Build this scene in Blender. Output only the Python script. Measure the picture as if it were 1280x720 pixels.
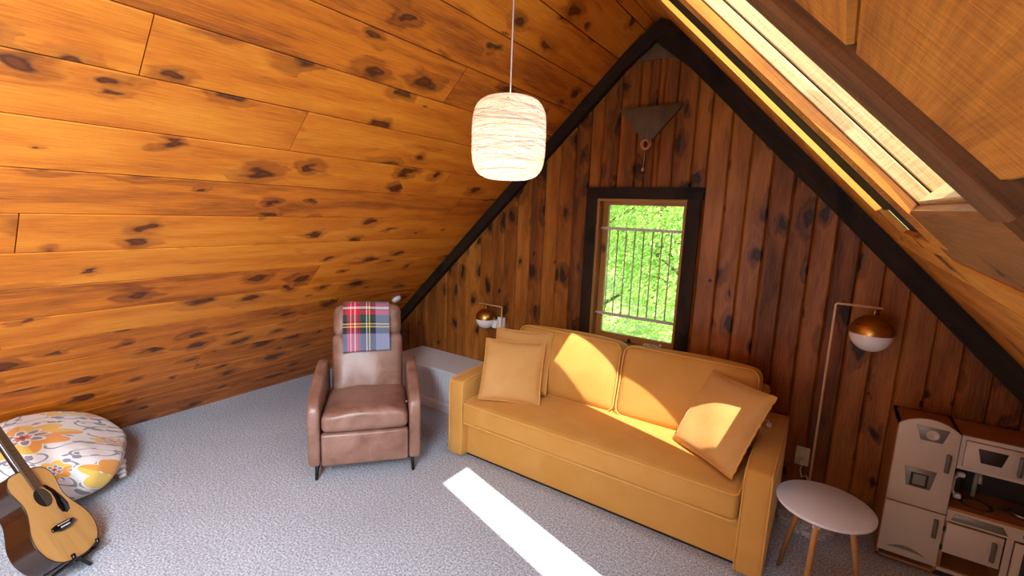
import bpy, bmesh, math, random
from mathutils import Vector, Matrix
random.seed(7)
PI = math.pi
for o in list(bpy.data.objects): bpy.data.objects.remove(o)
sc = bpy.context.scene
C = sc.collection
# ------------------------------------------------------------------ camera, world, sun, exposure
cam = bpy.data.objects.new('camera', bpy.data.cameras.new('camera'))
C.objects.link(cam); sc.camera = cam
cam.matrix_world = Matrix(((0.82179926, -0.12114583, 0.55674919, 0.0),
                           (0.56855949, 0.11050965, -0.8151857, 0.0),
                           (0.03723019, 0.98646404, 0.15969536, 1.72),
                           (0, 0, 0, 1)))
cam.data.sensor_width = 36.0; cam.data.lens = 36.0*585.48/1280; cam.data.clip_start = 0.02
sc.view_settings.view_transform = 'Standard'; sc.view_settings.look = 'None'
sc.view_settings.gamma = 1.0; sc.view_settings.use_curve_mapping = False
sc.view_settings.exposure = 0.25
sc.cycles.use_denoising = True
sc.cycles.max_bounces = 8; sc.cycles.diffuse_bounces = 6; sc.cycles.glossy_bounces = 3
sc.cycles.transparent_max_bounces = 12; sc.cycles.sample_clamp_indirect = 6.0
sc.cycles.caustics_reflective = False; sc.cycles.caustics_refractive = False

SUN_DIR = Vector((-0.40, 0.417, -1.0))
SUN_E = 9.0
SKY = 1.6
w = bpy.data.worlds.new('world'); sc.world = w; w.use_nodes = True
bg = w.node_tree.nodes['Background']; bg.inputs[0].default_value = (0.66, 0.83, 1.0, 1); bg.inputs[1].default_value = SKY
sun = bpy.data.objects.new('sun', bpy.data.lights.new('sun', 'SUN')); C.objects.link(sun)
sun.rotation_euler = SUN_DIR.to_track_quat('-Z', 'Y').to_euler(); sun.location = (3, -3, 6)
sun.data.energy = SUN_E; sun.data.angle = math.radians(0.35); sun.data.color = (1.0, 0.95, 0.86)

D = 3.237                                   # gable wall plane
def ZL(x): return 4.086 + 0.958*x           # left slope
def ZR(x, y=3.2): return 1.825 + 0.025*y - 1.025*x   # right slope
YB = -2.3                                   # wall behind the camera
XL = -4.265
ZT = 2.985                                  # narrow flat at the ridge
SLN = Vector((1.025, 0, 1)).normalized()    # outward normal of right slope

def area(name, loc, direction, sx, sy, energy, col):
    l = bpy.data.lights.new(name, 'AREA'); l.shape = 'RECTANGLE'; l.size = sx; l.size_y = sy
    l.energy = energy; l.color = col
    o = bpy.data.objects.new(name, l); C.objects.link(o); o.location = loc
    o.rotation_euler = Vector(direction).to_track_quat('-Z', 'Y').to_euler()
    return o
# sky light through the roof windows; the two rear lights are added fill
def roofpt(x, y, wd): return Vector((x, y, ZR(x, y))) + SLN*wd
ROOF = (-SLN.x, 0, -SLN.z)
def roof_area(name, x0, x1, y0, y1, e):
    p = roofpt((x0+x1)/2, (y0+y1)/2, 0.30)
    l = bpy.data.lights.new(name, 'AREA'); l.shape = 'RECTANGLE'; l.size = (x1-x0)*1.432; l.size_y = y1-y0
    l.energy = e; l.color = (0.78, 0.89, 1.0)
    o = bpy.data.objects.new(name, l); C.objects.link(o)
    X = Vector((0.698, 0, -0.716)); Zv = SLN.copy(); Y = Zv.cross(X)
    o.matrix_world = Matrix(((X.x, Y.x, Zv.x, p.x), (X.y, Y.y, Zv.y, p.y), (X.z, Y.z, Zv.z, p.z), (0, 0, 0, 1)))
roof_area('skylight_daylight_near', -0.86, 0.04, 0.80, 1.17, 8)
roof_area('skylight_daylight_far', -0.80, 0.04, 1.84, 2.13, 8)
roof_area('added_roof_fill_rear', -0.9, 0.1, -1.55, -0.65, 270)  # added fill behind the camera, in a made-up roof opening
area('added_gable_fill_rear', (-1.1, YB+0.03, 1.35), (0, 1, 0), 1.5, 1.1, 14, (0.80, 0.90, 1.0))  # added fill standing in a made-up window of the rear gable

# ------------------------------------------------------------------ node helpers
def lin(c):
    if isinstance(c, str):
        c = [int(c[i:i+2], 16)/255 for i in (0, 2, 4)]
    return tuple((v/12.92 if v <= 0.04045 else ((v+0.055)/1.055)**2.4) for v in c[:3]) + (1,)
class NT:
    def __init__(s, name):
        s.m = bpy.data.materials.new(name); s.m.use_nodes = True; s.t = s.m.node_tree
        s.t.nodes.clear(); s.out = s.n('ShaderNodeOutputMaterial')
    def n(s, typ, ins=None, **props):
        nd = s.t.nodes.new(typ)
        for k, v in props.items(): setattr(nd, k, v)
        for k, v in (ins or {}).items(): s.set(nd.inputs[k], v)
        return nd
    def set(s, sock, v):
        if isinstance(v, bpy.types.NodeSocket): s.t.links.new(v, sock)
        elif isinstance(v, bpy.types.Node): s.t.links.new(v.outputs[0], sock)
        else: sock.default_value = v
    def math(s, op, a, b=0.0, c=0.0, clamp=False):
        nd = s.n('ShaderNodeMath', operation=op, use_clamp=clamp)
        s.set(nd.inputs[0], a); s.set(nd.inputs[1], b); s.set(nd.inputs[2], c)
        return nd.outputs[0]
    def mapr(s, v, a, b, c=0.0, d=1.0, smooth=False):
        nd = s.n('ShaderNodeMapRange', {0: v, 1: a, 2: b, 3: c, 4: d})
        if smooth: nd.interpolation_type = 'SMOOTHSTEP'
        return nd.outputs[0]
    def mix(s, f, a, b, mode='MIX'):
        nd = s.n('ShaderNodeMix', data_type='RGBA', blend_type=mode)
        s.set(nd.inputs[0], f); s.set(nd.inputs[6], a); s.set(nd.inputs[7], b)
        return nd.outputs[2]
    def noise(s, vec, scale, detail=3.0, rough=0.5, dist=0.0):
        return s.n('ShaderNodeTexNoise', {'Vector': vec, 'Scale': scale, 'Detail': detail, 'Roughness': rough, 'Distortion': dist}).outputs[0]
    def mapping(s, vec, scale=(1, 1, 1), loc=(0, 0, 0), rot=(0, 0, 0)):
        return s.n('ShaderNodeMapping', {'Vector': vec, 'Scale': scale, 'Location': loc, 'Rotation': rot}).outputs[0]
    def ramp(s, f, stops, interp='LINEAR'):
        nd = s.n('ShaderNodeValToRGB', {0: f}); cr = nd.color_ramp; cr.interpolation = interp
        cr.elements[0].position = stops[0][0]; cr.elements[0].color = stops[0][1]
        cr.elements[1].position = stops[-1][0]; cr.elements[1].color = stops[-1][1]
        for p, c in stops[1:-1]:
            e = cr.elements.new(p); e.color = c
        return nd.outputs[0]
    def bump(s, h, strength=0.3, dist=0.01):
        return s.n('ShaderNodeBump', {'Height': h, 'Strength': strength, 'Distance': dist}).outputs[0]
    def bsdf(s, **kw):
        nd = s.n('ShaderNodeBsdfPrincipled')
        for k, v in kw.items(): s.set(nd.inputs[k.replace('_', ' ')], v)
        s.t.links.new(nd.outputs[0], s.out.inputs[0])
        return nd
MATS = {}
def plain(name, col, rough=0.5, metal=0.0, **kw):
    if name in MATS: return MATS[name]
    t = NT(name); oc = t.n('ShaderNodeTexCoord').outputs['Object']
    v = t.noise(oc, 9.0, 3.0)
    c = lin(col); c2 = tuple(x*0.88 for x in c[:3])+(1,)
    t.bsdf(Base_Color=t.mix(v, c, c2), Roughness=rough, Metallic=metal, **kw)
    MATS[name] = t.m; return t.m

def wood(name, light, mid, dark, knot='2a1208', knot_amt=0.55, blotch=0.3, rough=0.42, bump=0.25, sawn=0.0, var=0.35, spec=0.4, kscale=1.0):
    """knotty boards: UV in metres, u along the grain; per-board random value in attribute rnd"""
    t = NT(name)
    uv = t.n('ShaderNodeTexCoord').outputs['UV']
    rnd = t.n('ShaderNodeAttribute', attribute_name='rnd').outputs['Fac']
    # knots
    warp = t.n('ShaderNodeTexNoise', {'Vector': t.mapping(uv, (7, 16, 1)), 'Scale': 1.0, 'Detail': 2.0}).outputs[1]
    wv = t.n('ShaderNodeVectorMath', {0: warp, 1: (0.5, 0.5, 0.5)}, operation='SUBTRACT').outputs[0]
    wv = t.n('ShaderNodeVectorMath', {0: wv, 3: 0.6}, operation='SCALE').outputs[0]
    kv = t.n('ShaderNodeVectorMath', {0: t.mapping(uv, (3.3*kscale, 5.4*kscale, 1)), 1: wv}, operation='ADD').outputs[0]
    vor = t.n('ShaderNodeTexVoronoi', {'Vector': kv, 'Scale': 1.0, 'Randomness': 0.95}, voronoi_dimensions='2D')
    dist = vor.outputs['Distance']
    cr = t.n('ShaderNodeSeparateColor', {0: vor.outputs['Color']})
    ksize = t.mapr(cr.outputs[0], 1-knot_amt, 1.0, 0.05, 0.28)
    core = t.math('DIVIDE', dist, t.math('MAXIMUM', ksize, 0.001))
    has = t.math('GREATER_THAN', cr.outputs[0], 1-knot_amt)
    kmask = t.math('MULTIPLY', t.mapr(core, 0.45, 1.0, 1.0, 0.0, True), has)
    khalo = t.math('MULTIPLY', t.mapr(core, 0.5, 2.4, 0.9, 0.0, True), has)
    # grain rings bend round knots
    low = t.noise(t.mapping(uv, (0.9, 5.5, 1)), 1.0, 3.0, 0.5)
    sep = t.n('ShaderNodeSeparateXYZ', {0: uv})
    coord = t.math('ADD', t.math('MULTIPLY', sep.outputs[1], 30.0), t.math('MULTIPLY', low, 20.0))
    coord = t.math('ADD', coord, t.math('MULTIPLY', khalo, 7.0))
    ring = t.math('MULTIPLY_ADD', t.math('SINE', coord), 0.5, 0.5)
    fine = t.noise(t.mapping(uv, (7, 150, 1)), 1.0, 4.0, 0.65)
    g = t.math('ADD', t.math('MULTIPLY', ring, 0.20), t.math('MULTIPLY', fine, 0.80))
    g = t.math('ADD', g, t.math('MULTIPLY', t.math('SUBTRACT', rnd, 0.5), var))
    bl = t.noise(t.mapping(uv, (1.6, 5.0, 1), (3.1, 7.7, 0)), 1.0, 3.0, 0.55)
    g = t.math('ADD', g, t.math('MULTIPLY', t.math('SUBTRACT', bl, 0.5), 0.55))
    col = t.ramp(g, [(0.12, lin(dark)), (0.48, lin(mid)), (0.85, lin(light))])
    st = t.mapr(t.noise(t.mapping(uv, (2.2, 11.0, 1), (13.1, 2.7, 0)), 1.0, 4.0, 0.6, 0.4), 0.60, 0.74, 0.0, blotch, True)
    col = t.mix(st, col, lin(dark))
    kd = lin(knot)
    col = t.mix(t.math('MULTIPLY', khalo, 0.62), col, t.mix(0.35, lin(dark), kd))
    kin = t.math('MULTIPLY', t.mapr(core, 0.15, 0.55, 0.55, 0.0, True), has)
    col = t.mix(t.math('MULTIPLY', kmask, 0.90), col, t.mix(kin, kd, lin(dark)))
    h = t.math('ADD', t.math('MULTIPLY', g, 0.5), t.math('MULTIPLY', kmask, -0.3))
    if sawn:
        sw = t.noise(t.mapping(uv, (130, 9, 1), (0, 0, 0), (0, 0, 0.25)), 1.0, 2.0, 0.5)
        h = t.math('ADD', h, t.math('MULTIPLY', sw, sawn))
        col = t.mix(t.mapr(sw, 0.55, 0.8, 0, 0.22*sawn), col, lin(dark))
    rg = t.mapr(g, 0.2, 0.8, rough+0.10, rough-0.06)
    t.bsdf(Base_Color=col, Roughness=rg, Normal=t.bump(h, bump, 0.006), Specular_IOR_Level=spec)
    MATS[name] = t.m; return t.m

M_slope = wood('honey_pine_boards', 'e4902a', 'cc7018', '7e3a0c', '341206', 0.62, 0.55, 0.46, 0.25, sawn=0.25, var=0.30)
M_gable = wood('dark_knotty_pine', 'b06f2a', '894e17', '46250a', '120602', 0.55, 0.4, 0.42, 0.25, var=0.40, spec=0.3, kscale=1.15)
M_right = wood('amber_rough_boards', 'e09c3c', 'c47c26', '84480f', '3a1a08', 0.22, 0.3, 0.6, 0.5, sawn=0.8, var=0.25)
M_pale = wood('pale_rough_pine', 'cdb283', 'b99a68', '8a6438', '6a4020', 0.35, 0.2, 0.7, 0.5, sawn=0.7, var=0.15)
M_brown = wood('weathered_brown_board', '93602c', '774a1e', '452810', '1c0e06', 0.25, 0.5, 0.7, 0.5, sawn=0.6)
M_dark = wood('dark_stained_beam', '36220f', '24160b', '120a05', '080403', 0.3, 0.4, 0.62, 0.6, sawn=0.7, spec=0.25)
M_jamb = wood('light_window_wood', 'c78f4c', 'ad7434', '7b4a1c', '4a240c', 0.05, 0.1, 0.45, 0.2, var=0.1)
M_legwood = wood('oak_leg_wood', 'd6a56a', 'bd8547', '8d5a2a', '6a3c18', 0.0, 0.0, 0.45, 0.1, var=0.1)
M_plaque = wood('grey_brown_panel', '6e5636', '5a4529', '3a2a17', '241708', 0.15, 0.4, 0.6, 0.4, sawn=0.4)

# ------------------------------------------------------------------ mesh helpers
class MB:
    def __init__(s):
        s.bm = bmesh.new(); s.uv = s.bm.loops.layers.uv.new('UVMap'); s.rn = s.bm.faces.layers.float.new('rnd')
    def face(s, pts, uvs=None, rnd=0.5, smooth=False):
        vs = [s.bm.verts.new(p) for p in pts]
        f = s.bm.faces.new(vs); f[s.rn] = rnd; f.smooth = smooth
        if uvs is not None:
            for l, q in zip(f.loops, uvs): l[s.uv].uv = q
        return f
    def board(s, P, eu, ev, en, u0, u1, v0, v1, th, ch=0.004, rnd=None):
        """board lying on plane P+u*eu+v*ev, face towards en; u0/u1 may be (at v0, at v1) pairs"""
        P = Vector(P); eu = Vector(eu); ev = Vector(ev); en = Vector(en)
        if not isinstance(u0, tuple): u0 = (u0, u0)
        if not isinstance(u1, tuple): u1 = (u1, u1)
        if rnd is None: rnd = random.random()
        ou, ov = random.uniform(0, 40), random.uniform(0, 40)
        prof = [(v0, -th), (v0, -ch), (v0+ch, 0), (v1-ch, 0), (v1, -ch), (v1, -th)]
        def U(v, uu): return uu[0]+(uu[1]-uu[0])*(v-v0)/(v1-v0)
        rowA = [(U(v, u0), v, wv) for v, wv in prof]; rowB = [(U(v, u1), v, wv) for v, wv in prof]
        pos = lambda q: P+eu*q[0]+ev*q[1]+en*q[2]
        flip = eu.cross(ev).dot(en) < 0
        for i in range(len(prof)):
            j = (i+1) % len(prof)
            q = [rowA[i], rowB[i], rowB[j], rowA[j]]
            if flip: pass
            else: q = q[::-1]
            q = q[::-1]
            s.face([pos(a) for a in q], [(a[0]+ou, a[1]+a[2]*0.7+ov) for a in q], rnd)
        for row in (rowA, rowB):
            s.face([pos(a) for a in row], [(a[1]*0.3+ou, a[2]+ov) for a in row], rnd)
    def box(s, x0, x1, y0, y1, z0, z1, grain='x', rnd=None):
        """plain box with metric uv"""
        if rnd is None: rnd = random.random()
        ou, ov = random.uniform(0, 40), random.uniform(0, 40)
        F = [((x0,y0,z0),(x0,y1,z0),(x1,y1,z0),(x1,y0,z0)), ((x0,y0,z1),(x1,y0,z1),(x1,y1,z1),(x0,y1,z1)),
             ((x0,y0,z0),(x1,y0,z0),(x1,y0,z1),(x0,y0,z1)), ((x1,y1,z0),(x0,y1,z0),(x0,y1,z1),(x1,y1,z1)),
             ((x0,y1,z0),(x0,y0,z0),(x0,y0,z1),(x0,y1,z1)), ((x1,y0,z0),(x1,y1,z0),(x1,y1,z1),(x1,y0,z1))]
        gi = 'xyz'.index(grain)
        for f in F:
            ax = [i for i in range(3) if len(set(p[i] for p in f)) > 1]
            if gi in ax: a, b = gi, [i for i in ax if i != gi][0]
            else: a, b = ax
            s.face(f, [(p[a]+ou, p[b]+ov) for p in f], rnd)
    def grid(s, rows, closed_u=False, closed_v=False, smooth=True, uvf=None, cap=False):
        """rows: list of lists of points"""
        R = [[s.bm.verts.new(p) for p in r] for r in rows]
        nr, ncl = len(R), len(R[0])
        for i in range(nr if closed_v else nr-1):
            for j in range(ncl if closed_u else ncl-1):
                i2, j2 = (i+1) % nr, (j+1) % ncl
                f = s.bm.faces.new((R[i][j], R[i][j2], R[i2][j2], R[i2][j])); f.smooth = smooth; f[s.rn] = 0.5
                if uvf:
                    for l, (a, b) in zip(f.loops, ((i, j), (i, j+1), (i+1, j+1), (i+1, j))): l[s.uv].uv = uvf(a, b)
        if cap:
            for r in (R[0][::-1], R[-1]):
                f = s.bm.faces.new(r); f[s.rn] = 0.5
        return R
    def tube(s, pts, r, n=8, closed=False, cap=True):
        pts = [Vector(p) for p in pts]; N = len(pts)
        rad = r if isinstance(r, (list, tuple)) else [r]*N
        rows = []; up = None
        for i, p in enumerate(pts):
            a = pts[(i-1) % N] if (closed or i > 0) else p
            b = pts[(i+1) % N] if (closed or i < N-1) else p
            t = (b-a).normalized()
            if up is None:
                up = Vector((0, 0, 1)) if abs(t.z) < 0.9 else Vector((1, 0, 0))
            x = up.cross(t)
            if x.length < 1e-6: x = Vector((1, 0, 0)).cross(t)
            x.normalize(); y = t.cross(x); up = y
            rows.append([p+(x*math.cos(2*PI*k/n)+y*math.sin(2*PI*k/n))*rad[i] for k in range(n)])
        s.grid(rows, closed_u=True, closed_v=closed, cap=(cap and not closed))
    def lathe(s, prof, n=32, cx=0, cy=0, smooth=True):
        rows = [[(cx+r*math.cos(2*PI*k/n), cy+r*math.sin(2*PI*k/n), z) for k in range(n)] for r, z in prof]
        s.grid(rows, closed_u=True, smooth=smooth)
    def rbox(s, cx, cy, cz, sx, sy, sz, r=0.02, n=6, puff=(0, 0, 0), fn=None):
        """rounded, optionally puffed box; n cells along a side"""
        h = [sx/2, sy/2, sz/2]; r = min(r, *[a*0.999 for a in h])
        def coords(a):
            m = max(2, n)
            c = [a-r + r*math.sin(k/4*PI/2) for k in range(5)]
            inner = [(-1+2*k/m)*(a-r) for k in range(m+1)]
            return [-v for v in c[:0:-1]] + inner + c[1:]
        G = [coords(a) for a in h]
        cache = {}
        def vert(x, y, z):
            k = (round(x, 6), round(y, 6), round(z, 6))
            if k in cache: return cache[k]
            p = Vector((x, y, z)); q = Vector([max(-(h[i]-r), min(h[i]-r, p[i])) for i in range(3)])
            d = p-q
            if d.length > 1e-9:
                m_ = max(abs(d.x), abs(d.y), abs(d.z))
                # cube-corner to sphere remap
                d = d.normalized()*r if m_ >= r*0.999 else d
            p = q+d
            e = [p[i]/h[i] for i in range(3)]
            for i in range(3):
                if puff[i]:
                    a, b = [j for j in range(3) if j != i]
                    g = max(0, 1-e[a]**2)*max(0, 1-e[b]**2)
                    p[i] += puff[i]*(g**0.6)*(1 if e[i] > 0 else -1)*min(1, abs(e[i])*1.0)
            if fn: p = Vector(fn(p, e))
            v = s.bm.verts.new(p+Vector((cx, cy, cz))); cache[k] = v
            return v
        for ax in range(3):
            a, b = [(1, 2), (2, 0), (0, 1)][ax]
            for sg in (-1, 1):
                for i in range(len(G[a])-1):
                    for j in range(len(G[b])-1):
                        q = []
                        for (ii, jj) in ((i, j), (i+1, j), (i+1, j+1), (i, j+1)):
                            c = [0, 0, 0]; c[ax] = sg*h[ax]; c[a] = G[a][ii]; c[b] = G[b][jj]; q.append((vert(*c), c[a], c[b]))
                        if sg < 0: q = q[::-1]
                        if len(set(id(z[0]) for z in q)) < 4: continue
                        try: f = s.bm.faces.new([z[0] for z in q])
                        except ValueError: continue
                        f.smooth = True; f[s.rn] = 0.5
                        for l, z in zip(f.loops, q): l[s.uv].uv = (z[1], z[2])
    def prism(s, poly, y0, y1, axis='y', bevel=0.0, seg=3, smooth=False):
        """extrude polygon (a,b) along axis; axis y: (x,z); axis x: (y,z); axis z: (x,y)"""
        def P(a, b, c): return {'y': (a, c, b), 'x': (c, a, b), 'z': (a, b, c)}[axis]
        b2 = bmesh.new()
        lo = [b2.verts.new(P(a, b, y0)) for a, b in poly]; hi = [b2.verts.new(P(a, b, y1)) for a, b in poly]
        n = len(poly)
        b2.faces.new(lo[::-1]); b2.faces.new(hi)
        for i in range(n): b2.faces.new((lo[i], lo[(i+1) % n], hi[(i+1) % n], hi[i]))
        bmesh.ops.recalc_face_normals(b2, faces=b2.faces)
        if bevel: bmesh.ops.bevel(b2, geom=list(b2.edges), offset=bevel, segments=seg, affect='EDGES', profile=0.5, clamp_overlap=True)
        mp = {}
        for v in b2.verts: mp[v] = s.bm.verts.new(v.co)
        ou = random.uniform(0, 30)
        for f in b2.faces:
            g = s.bm.faces.new([mp[v] for v in f.verts]); g.smooth = smooth or bool(bevel); g[s.rn] = 0.5
            nn = f.normal; k = max(range(3), key=lambda i: abs(nn[i]))
            ax = [i for i in range(3) if i != k]
            for l in g.loops: l[s.uv].uv = (l.vert.co[ax[1]]+ou, l.vert.co[ax[0]]+ou)
        b2.free()
    def disc(s, c, r, normal=(0, 0, 1), n=24):
        q = Vector(normal).to_track_quat('Z', 'Y')
        s.face([Vector(c)+q @ Vector((r*math.cos(2*PI*k/n), r*math.sin(2*PI*k/n), 0)) for k in range(n)])
    def done(s, name, mat, parent=None, recalc=True, weld=False):
        if weld: bmesh.ops.remove_doubles(s.bm, verts=s.bm.verts, dist=1e-5)
        if recalc: bmesh.ops.recalc_face_normals(s.bm, faces=s.bm.faces)
        me = bpy.data.meshes.new(name); s.bm.to_mesh(me); s.bm.free()
        me.materials.append(mat)
        o = bpy.data.objects.new(name, me); C.objects.link(o)
        if parent is not None: o.parent = parent
        return o
def thing(name, label, cat, loc=(0, 0, 0), rz=0.0, group=None):
    o = bpy.data.objects.new(name, None); C.objects.link(o); o.location = loc; o.rotation_euler = (0, 0, rz)
    o.empty_display_size = 0.1
    o['label'] = label; o['category'] = cat
    if group: o['group'] = group
    return o
def tag(o, label, cat, group=None, loc=None):
    o['label'] = label; o['category'] = cat
    if group: o['group'] = group
    if loc is not None: o.location = loc
    return o
def struct(o): o['kind'] = 'structure'; return o
def arc(cx, cy, r, a0, a1, n=6): return [(cx+r*math.cos(a0+(a1-a0)*k/n), cy+r*math.sin(a0+(a1-a0)*k/n)) for k in range(n+1)]
def rrect(w_, h_, r, n=5):
    w2, h2 = w_/2-r, h_/2-r
    return arc(w2, h2, r, 0, PI/2, n)+arc(-w2, h2, r, PI/2, PI, n)+arc(-w2, -h2, r, PI, 1.5*PI, n)+arc(w2, -h2, r, 1.5*PI, 2*PI, n)

# ------------------------------------------------------------------ the shell
# carpet
t = NT('grey_speckled_carpet'); oc = t.n('ShaderNodeTexCoord').outputs['Object']
n1 = t.noise(oc, 95.0, 3.0, 0.7); n2 = t.noise(oc, 260.0, 2.0, 0.6); n3 = t.noise(oc, 2.2, 3.0, 0.5)
g = t.math('ADD', t.math('MULTIPLY', n1, 0.65), t.math('MULTIPLY', n2, 0.35))
col = t.ramp(g, [(0.34, lin('585d69')), (0.48, lin('a8aebb')), (0.62, lin('eaeef5'))])
col = t.mix(t.mapr(n3, 0.35, 0.7, 0.0, 0.22), col, lin('8b8f9a'))
t.bsdf(Base_Color=col, Roughness=0.95, Normal=t.bump(g, 0.8, 0.008), Specular_IOR_Level=0.1)
m = MB(); m.box(XL-0.15, 2.1, YB-0.1, D+0.1, -0.06, 0.0); struct(m.done('floor', t.m))

# left slope: boards run along y
kL = math.sqrt(1+0.958**2); eL = Vector((1/kL, 0, 0.958/kL)); nL = Vector((0.958/kL, 0, -1/kL))  # up-slope, into the room
m = MB()
xb = [XL-0.01, -4.09, -3.92, -3.75, -3.58, -3.41, -3.24, -3.075, -2.90, -2.72, -2.548, -2.378, -2.21, -2.038, -1.867, -1.697, -1.535, -1.368, -1.20, -1.149]
butts = {-2.038: [0.663], -2.72: [0.415], -1.867: [1.995], -2.21: [1.295], -1.535: [-0.4], -3.075: [1.9], -3.41: [0.1], -2.90: [-0.9], -2.378: [2.45], -3.75: [1.4], -1.697: [-0.7], -2.548: [2.75], -3.24: [2.2]}
for i in range(len(xb)-1):
    cuts = [YB] + butts.get(xb[i], []) + [D]
    for a, b in zip(cuts[:-1], cuts[1:]):
        m.board((0, 0, 4.086), (0, 1, 0), eL, nL, a+0.002, b-0.002, xb[i]*kL+0.0022, xb[i+1]*kL-0.0022, 0.02, 0.003)
struct(m.done('ceiling_left', M_slope))
M_shell = plain('roof_shell', '1a120c', 0.9)
m = MB()
m.board((0, 0, 4.086), (0, 1, 0), eL, nL, YB-0.1, D+0.1, (XL-0.1)*kL, -1.0*kL, 0.12, 0.0)
for f in m.bm.faces:
    pass
bmesh.ops.translate(m.bm, verts=m.bm.verts, vec=-nL*0.021)
struct(m.done('roof_left', M_shell))

# right slope in (v = along slope downwards measured by x, y, w outward)
kR = math.sqrt(1+1.025**2); eR = Vector((1/kR, 0, -1.025/kR)); nR = -SLN
eY = Vector((0, 1, 0.025)).normalized()
OR = (0, 0, 1.825)
def rb(m, x0, x1, y0, y1, wlift=0.0, th=0.02, ch=0.0035, rnd=None, along='y'):
    P = Vector(OR)+SLN*wlift
    if along == 'y': m.board(P, eY, eR, nR, y0, y1, x0*kR, x1*kR, th, ch, rnd)
    else: m.board(P, eR, eY, nR, x0*kR, x1*kR, y0, y1, th, ch, rnd)
def ridgeR(y): return (1.825+0.025*y-ZT)/1.025
m = MB()
# near section (towards and behind the camera), boards along y
xs = [-1.17, -0.93, -0.69, -0.46, -0.235, -0.008, 0.085]
for i in range(len(xs)-1):
    cut = [YB, -1.65, -0.55, 0.43] if (xs[i] >= -1.0 and xs[i] < 0.05) else [YB, 0.43]
    if len(cut) == 4:
        rb(m, xs[i]+0.001, xs[i+1]-0.001, cut[0], cut[1]); rb(m, xs[i]+0.001, xs[i+1]-0.001, cut[2], cut[3])
    else: rb(m, xs[i]+0.001, xs[i+1]-0.001, cut[0], cut[1])
# lower courses over the whole length
xs = [0.20, 0.262, 0.43, 0.60, 0.77, 0.94, 1.11, 1.28, 1.45, 1.62, 1.80]
for i in range(len(xs)-1): rb(m, xs[i]+0.001, xs[i+1]-0.001, YB, D)
rb(m, 0.172, 0.199, 1.29, D); rb(m, 0.102, 0.171, 1.96, 2.149)
rb(m, 0.086, 0.199, YB, -0.1)
# strip beside the far roof window, trim board on the middle rafter, boards above the windows
rb(m, -1.17, 0.171, 2.15, 2.62); rb(m, -1.17, 0.171, 2.622, D)
rb(m, -0.64, 0.171, 1.17, 1.34, 0.0, 0.02, 0.003); rb(m, -1.17, -0.642, 1.17, 1.345, 0.0, 0.02, 0.003)
rb(m, -1.17, -0.90, 0.43, 1.169); rb(m, -1.17, -0.90, 1.421, 2.149)
struct(m.done('ceiling_right', M_right))
# exposed brown rafters and header
m = MB()
rb(m, -1.17, 0.10, 0.438, 0.495, -0.012, 0.10, 0.004, along='x')
rb(m, 0.105, 0.198, 0.56, 1.288, 0.002, 0.05, 0.004)
struct(m.done('trim_1', M_brown))
m = MB(); rb(m, -1.17, 0.10, 1.346, 1.70, 0.0, 0.2, 0.004, along='x'); struct(m.done('trim_2', M_dark))
# pale rough shaft linings of the roof windows
m = MB()
def wallpiece(x0, x1, y, w0, w1, sgn):   # reveal facing -y (sgn -1) or +y
    yy = y if sgn < 0 else y
    m.board(Vector(OR)+eY*yy, eR, SLN, Vector((0, sgn, 0)), x0*kR, x1*kR, w0, w1, 0.02, 0.002)
for (y0, y1) in ((0.56, 1.17), (1.70, 2.15)):
    wallpiece(-0.95, 0.10, y1, 0.022, 0.046, -1); wallpiece(-0.95, 0.10, y1, 0.049, 0.25, -1)
    wallpiece(-0.95, 0.10, y0, 0.04, 0.25, 1)
    for xx, s_ in ((0.10, -1), (-0.92, 1)):
        m.board(Vector(OR)+eR*(xx*kR), eY, SLN, eR*s_, y0, y1, 0.022 if s_ < 0 else 0.0, 0.25, 0.02, 0.002)
for y_, s_ in ((-0.55, -1), (-1.65, 1)): wallpiece(-1.0, 0.085, y_, 0.0, 0.25, s_)  # lining of the added rear roof opening
for xx, s_ in ((0.085, -1), (-0.93, 1)): m.board(Vector(OR)+eR*(xx*kR), eY, SLN, eR*s_, -1.65, -0.55, 0.0, 0.25, 0.02, 0.002)
struct(m.done('trim_3', M_pale))
# outer roof skin with the glazed openings left free
m = MB()
def skin(x0, x1, y0, y1, w0=0.25, th=0.10):
    rb(m, x0, x1, y0, y1, w0+th, th, 0.0)
    # board() grows away from the room: place face at w0
def skin2(x0, x1, y0, y1, w0=0.25, th=0.06):
    P = Vector(OR)+SLN*w0
    m.board(P, eY, eR, nR, y0, y1, x0*kR, x1*kR, th, 0.0)
# board thickness extends along -en = SLN, so this is a skin from w0 to w0+th
def hole_skin():
    YA, YZ = YB-0.15, D+0.15
    holes = [(-0.95, 0.06, -1.55, -0.65), (-0.90, 0.07, 0.80, 1.185), (-0.84, 0.07, 1.84, 2.135)]  # first hole is unseen, added behind the camera for fill light
    skin2(-1.35, -0.95, YA, YZ); skin2(0.07, 2.05, YA, YZ)
    skin2(-0.95, 0.07, YA, -1.55); skin2(0.06, 0.07, -1.55, -0.65)
    skin2(-0.95, 0.07, -0.65, 0.80); skin2(-0.95, -0.90, 0.80, 1.185); skin2(-0.95, -0.84, 1.185, 2.135)
    skin2(-0.84, 0.07, 1.185, 1.84); skin2(-0.95, 0.07, 2.135, YZ)
hole_skin()
struct(m.done('roof_right', M_shell))
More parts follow.
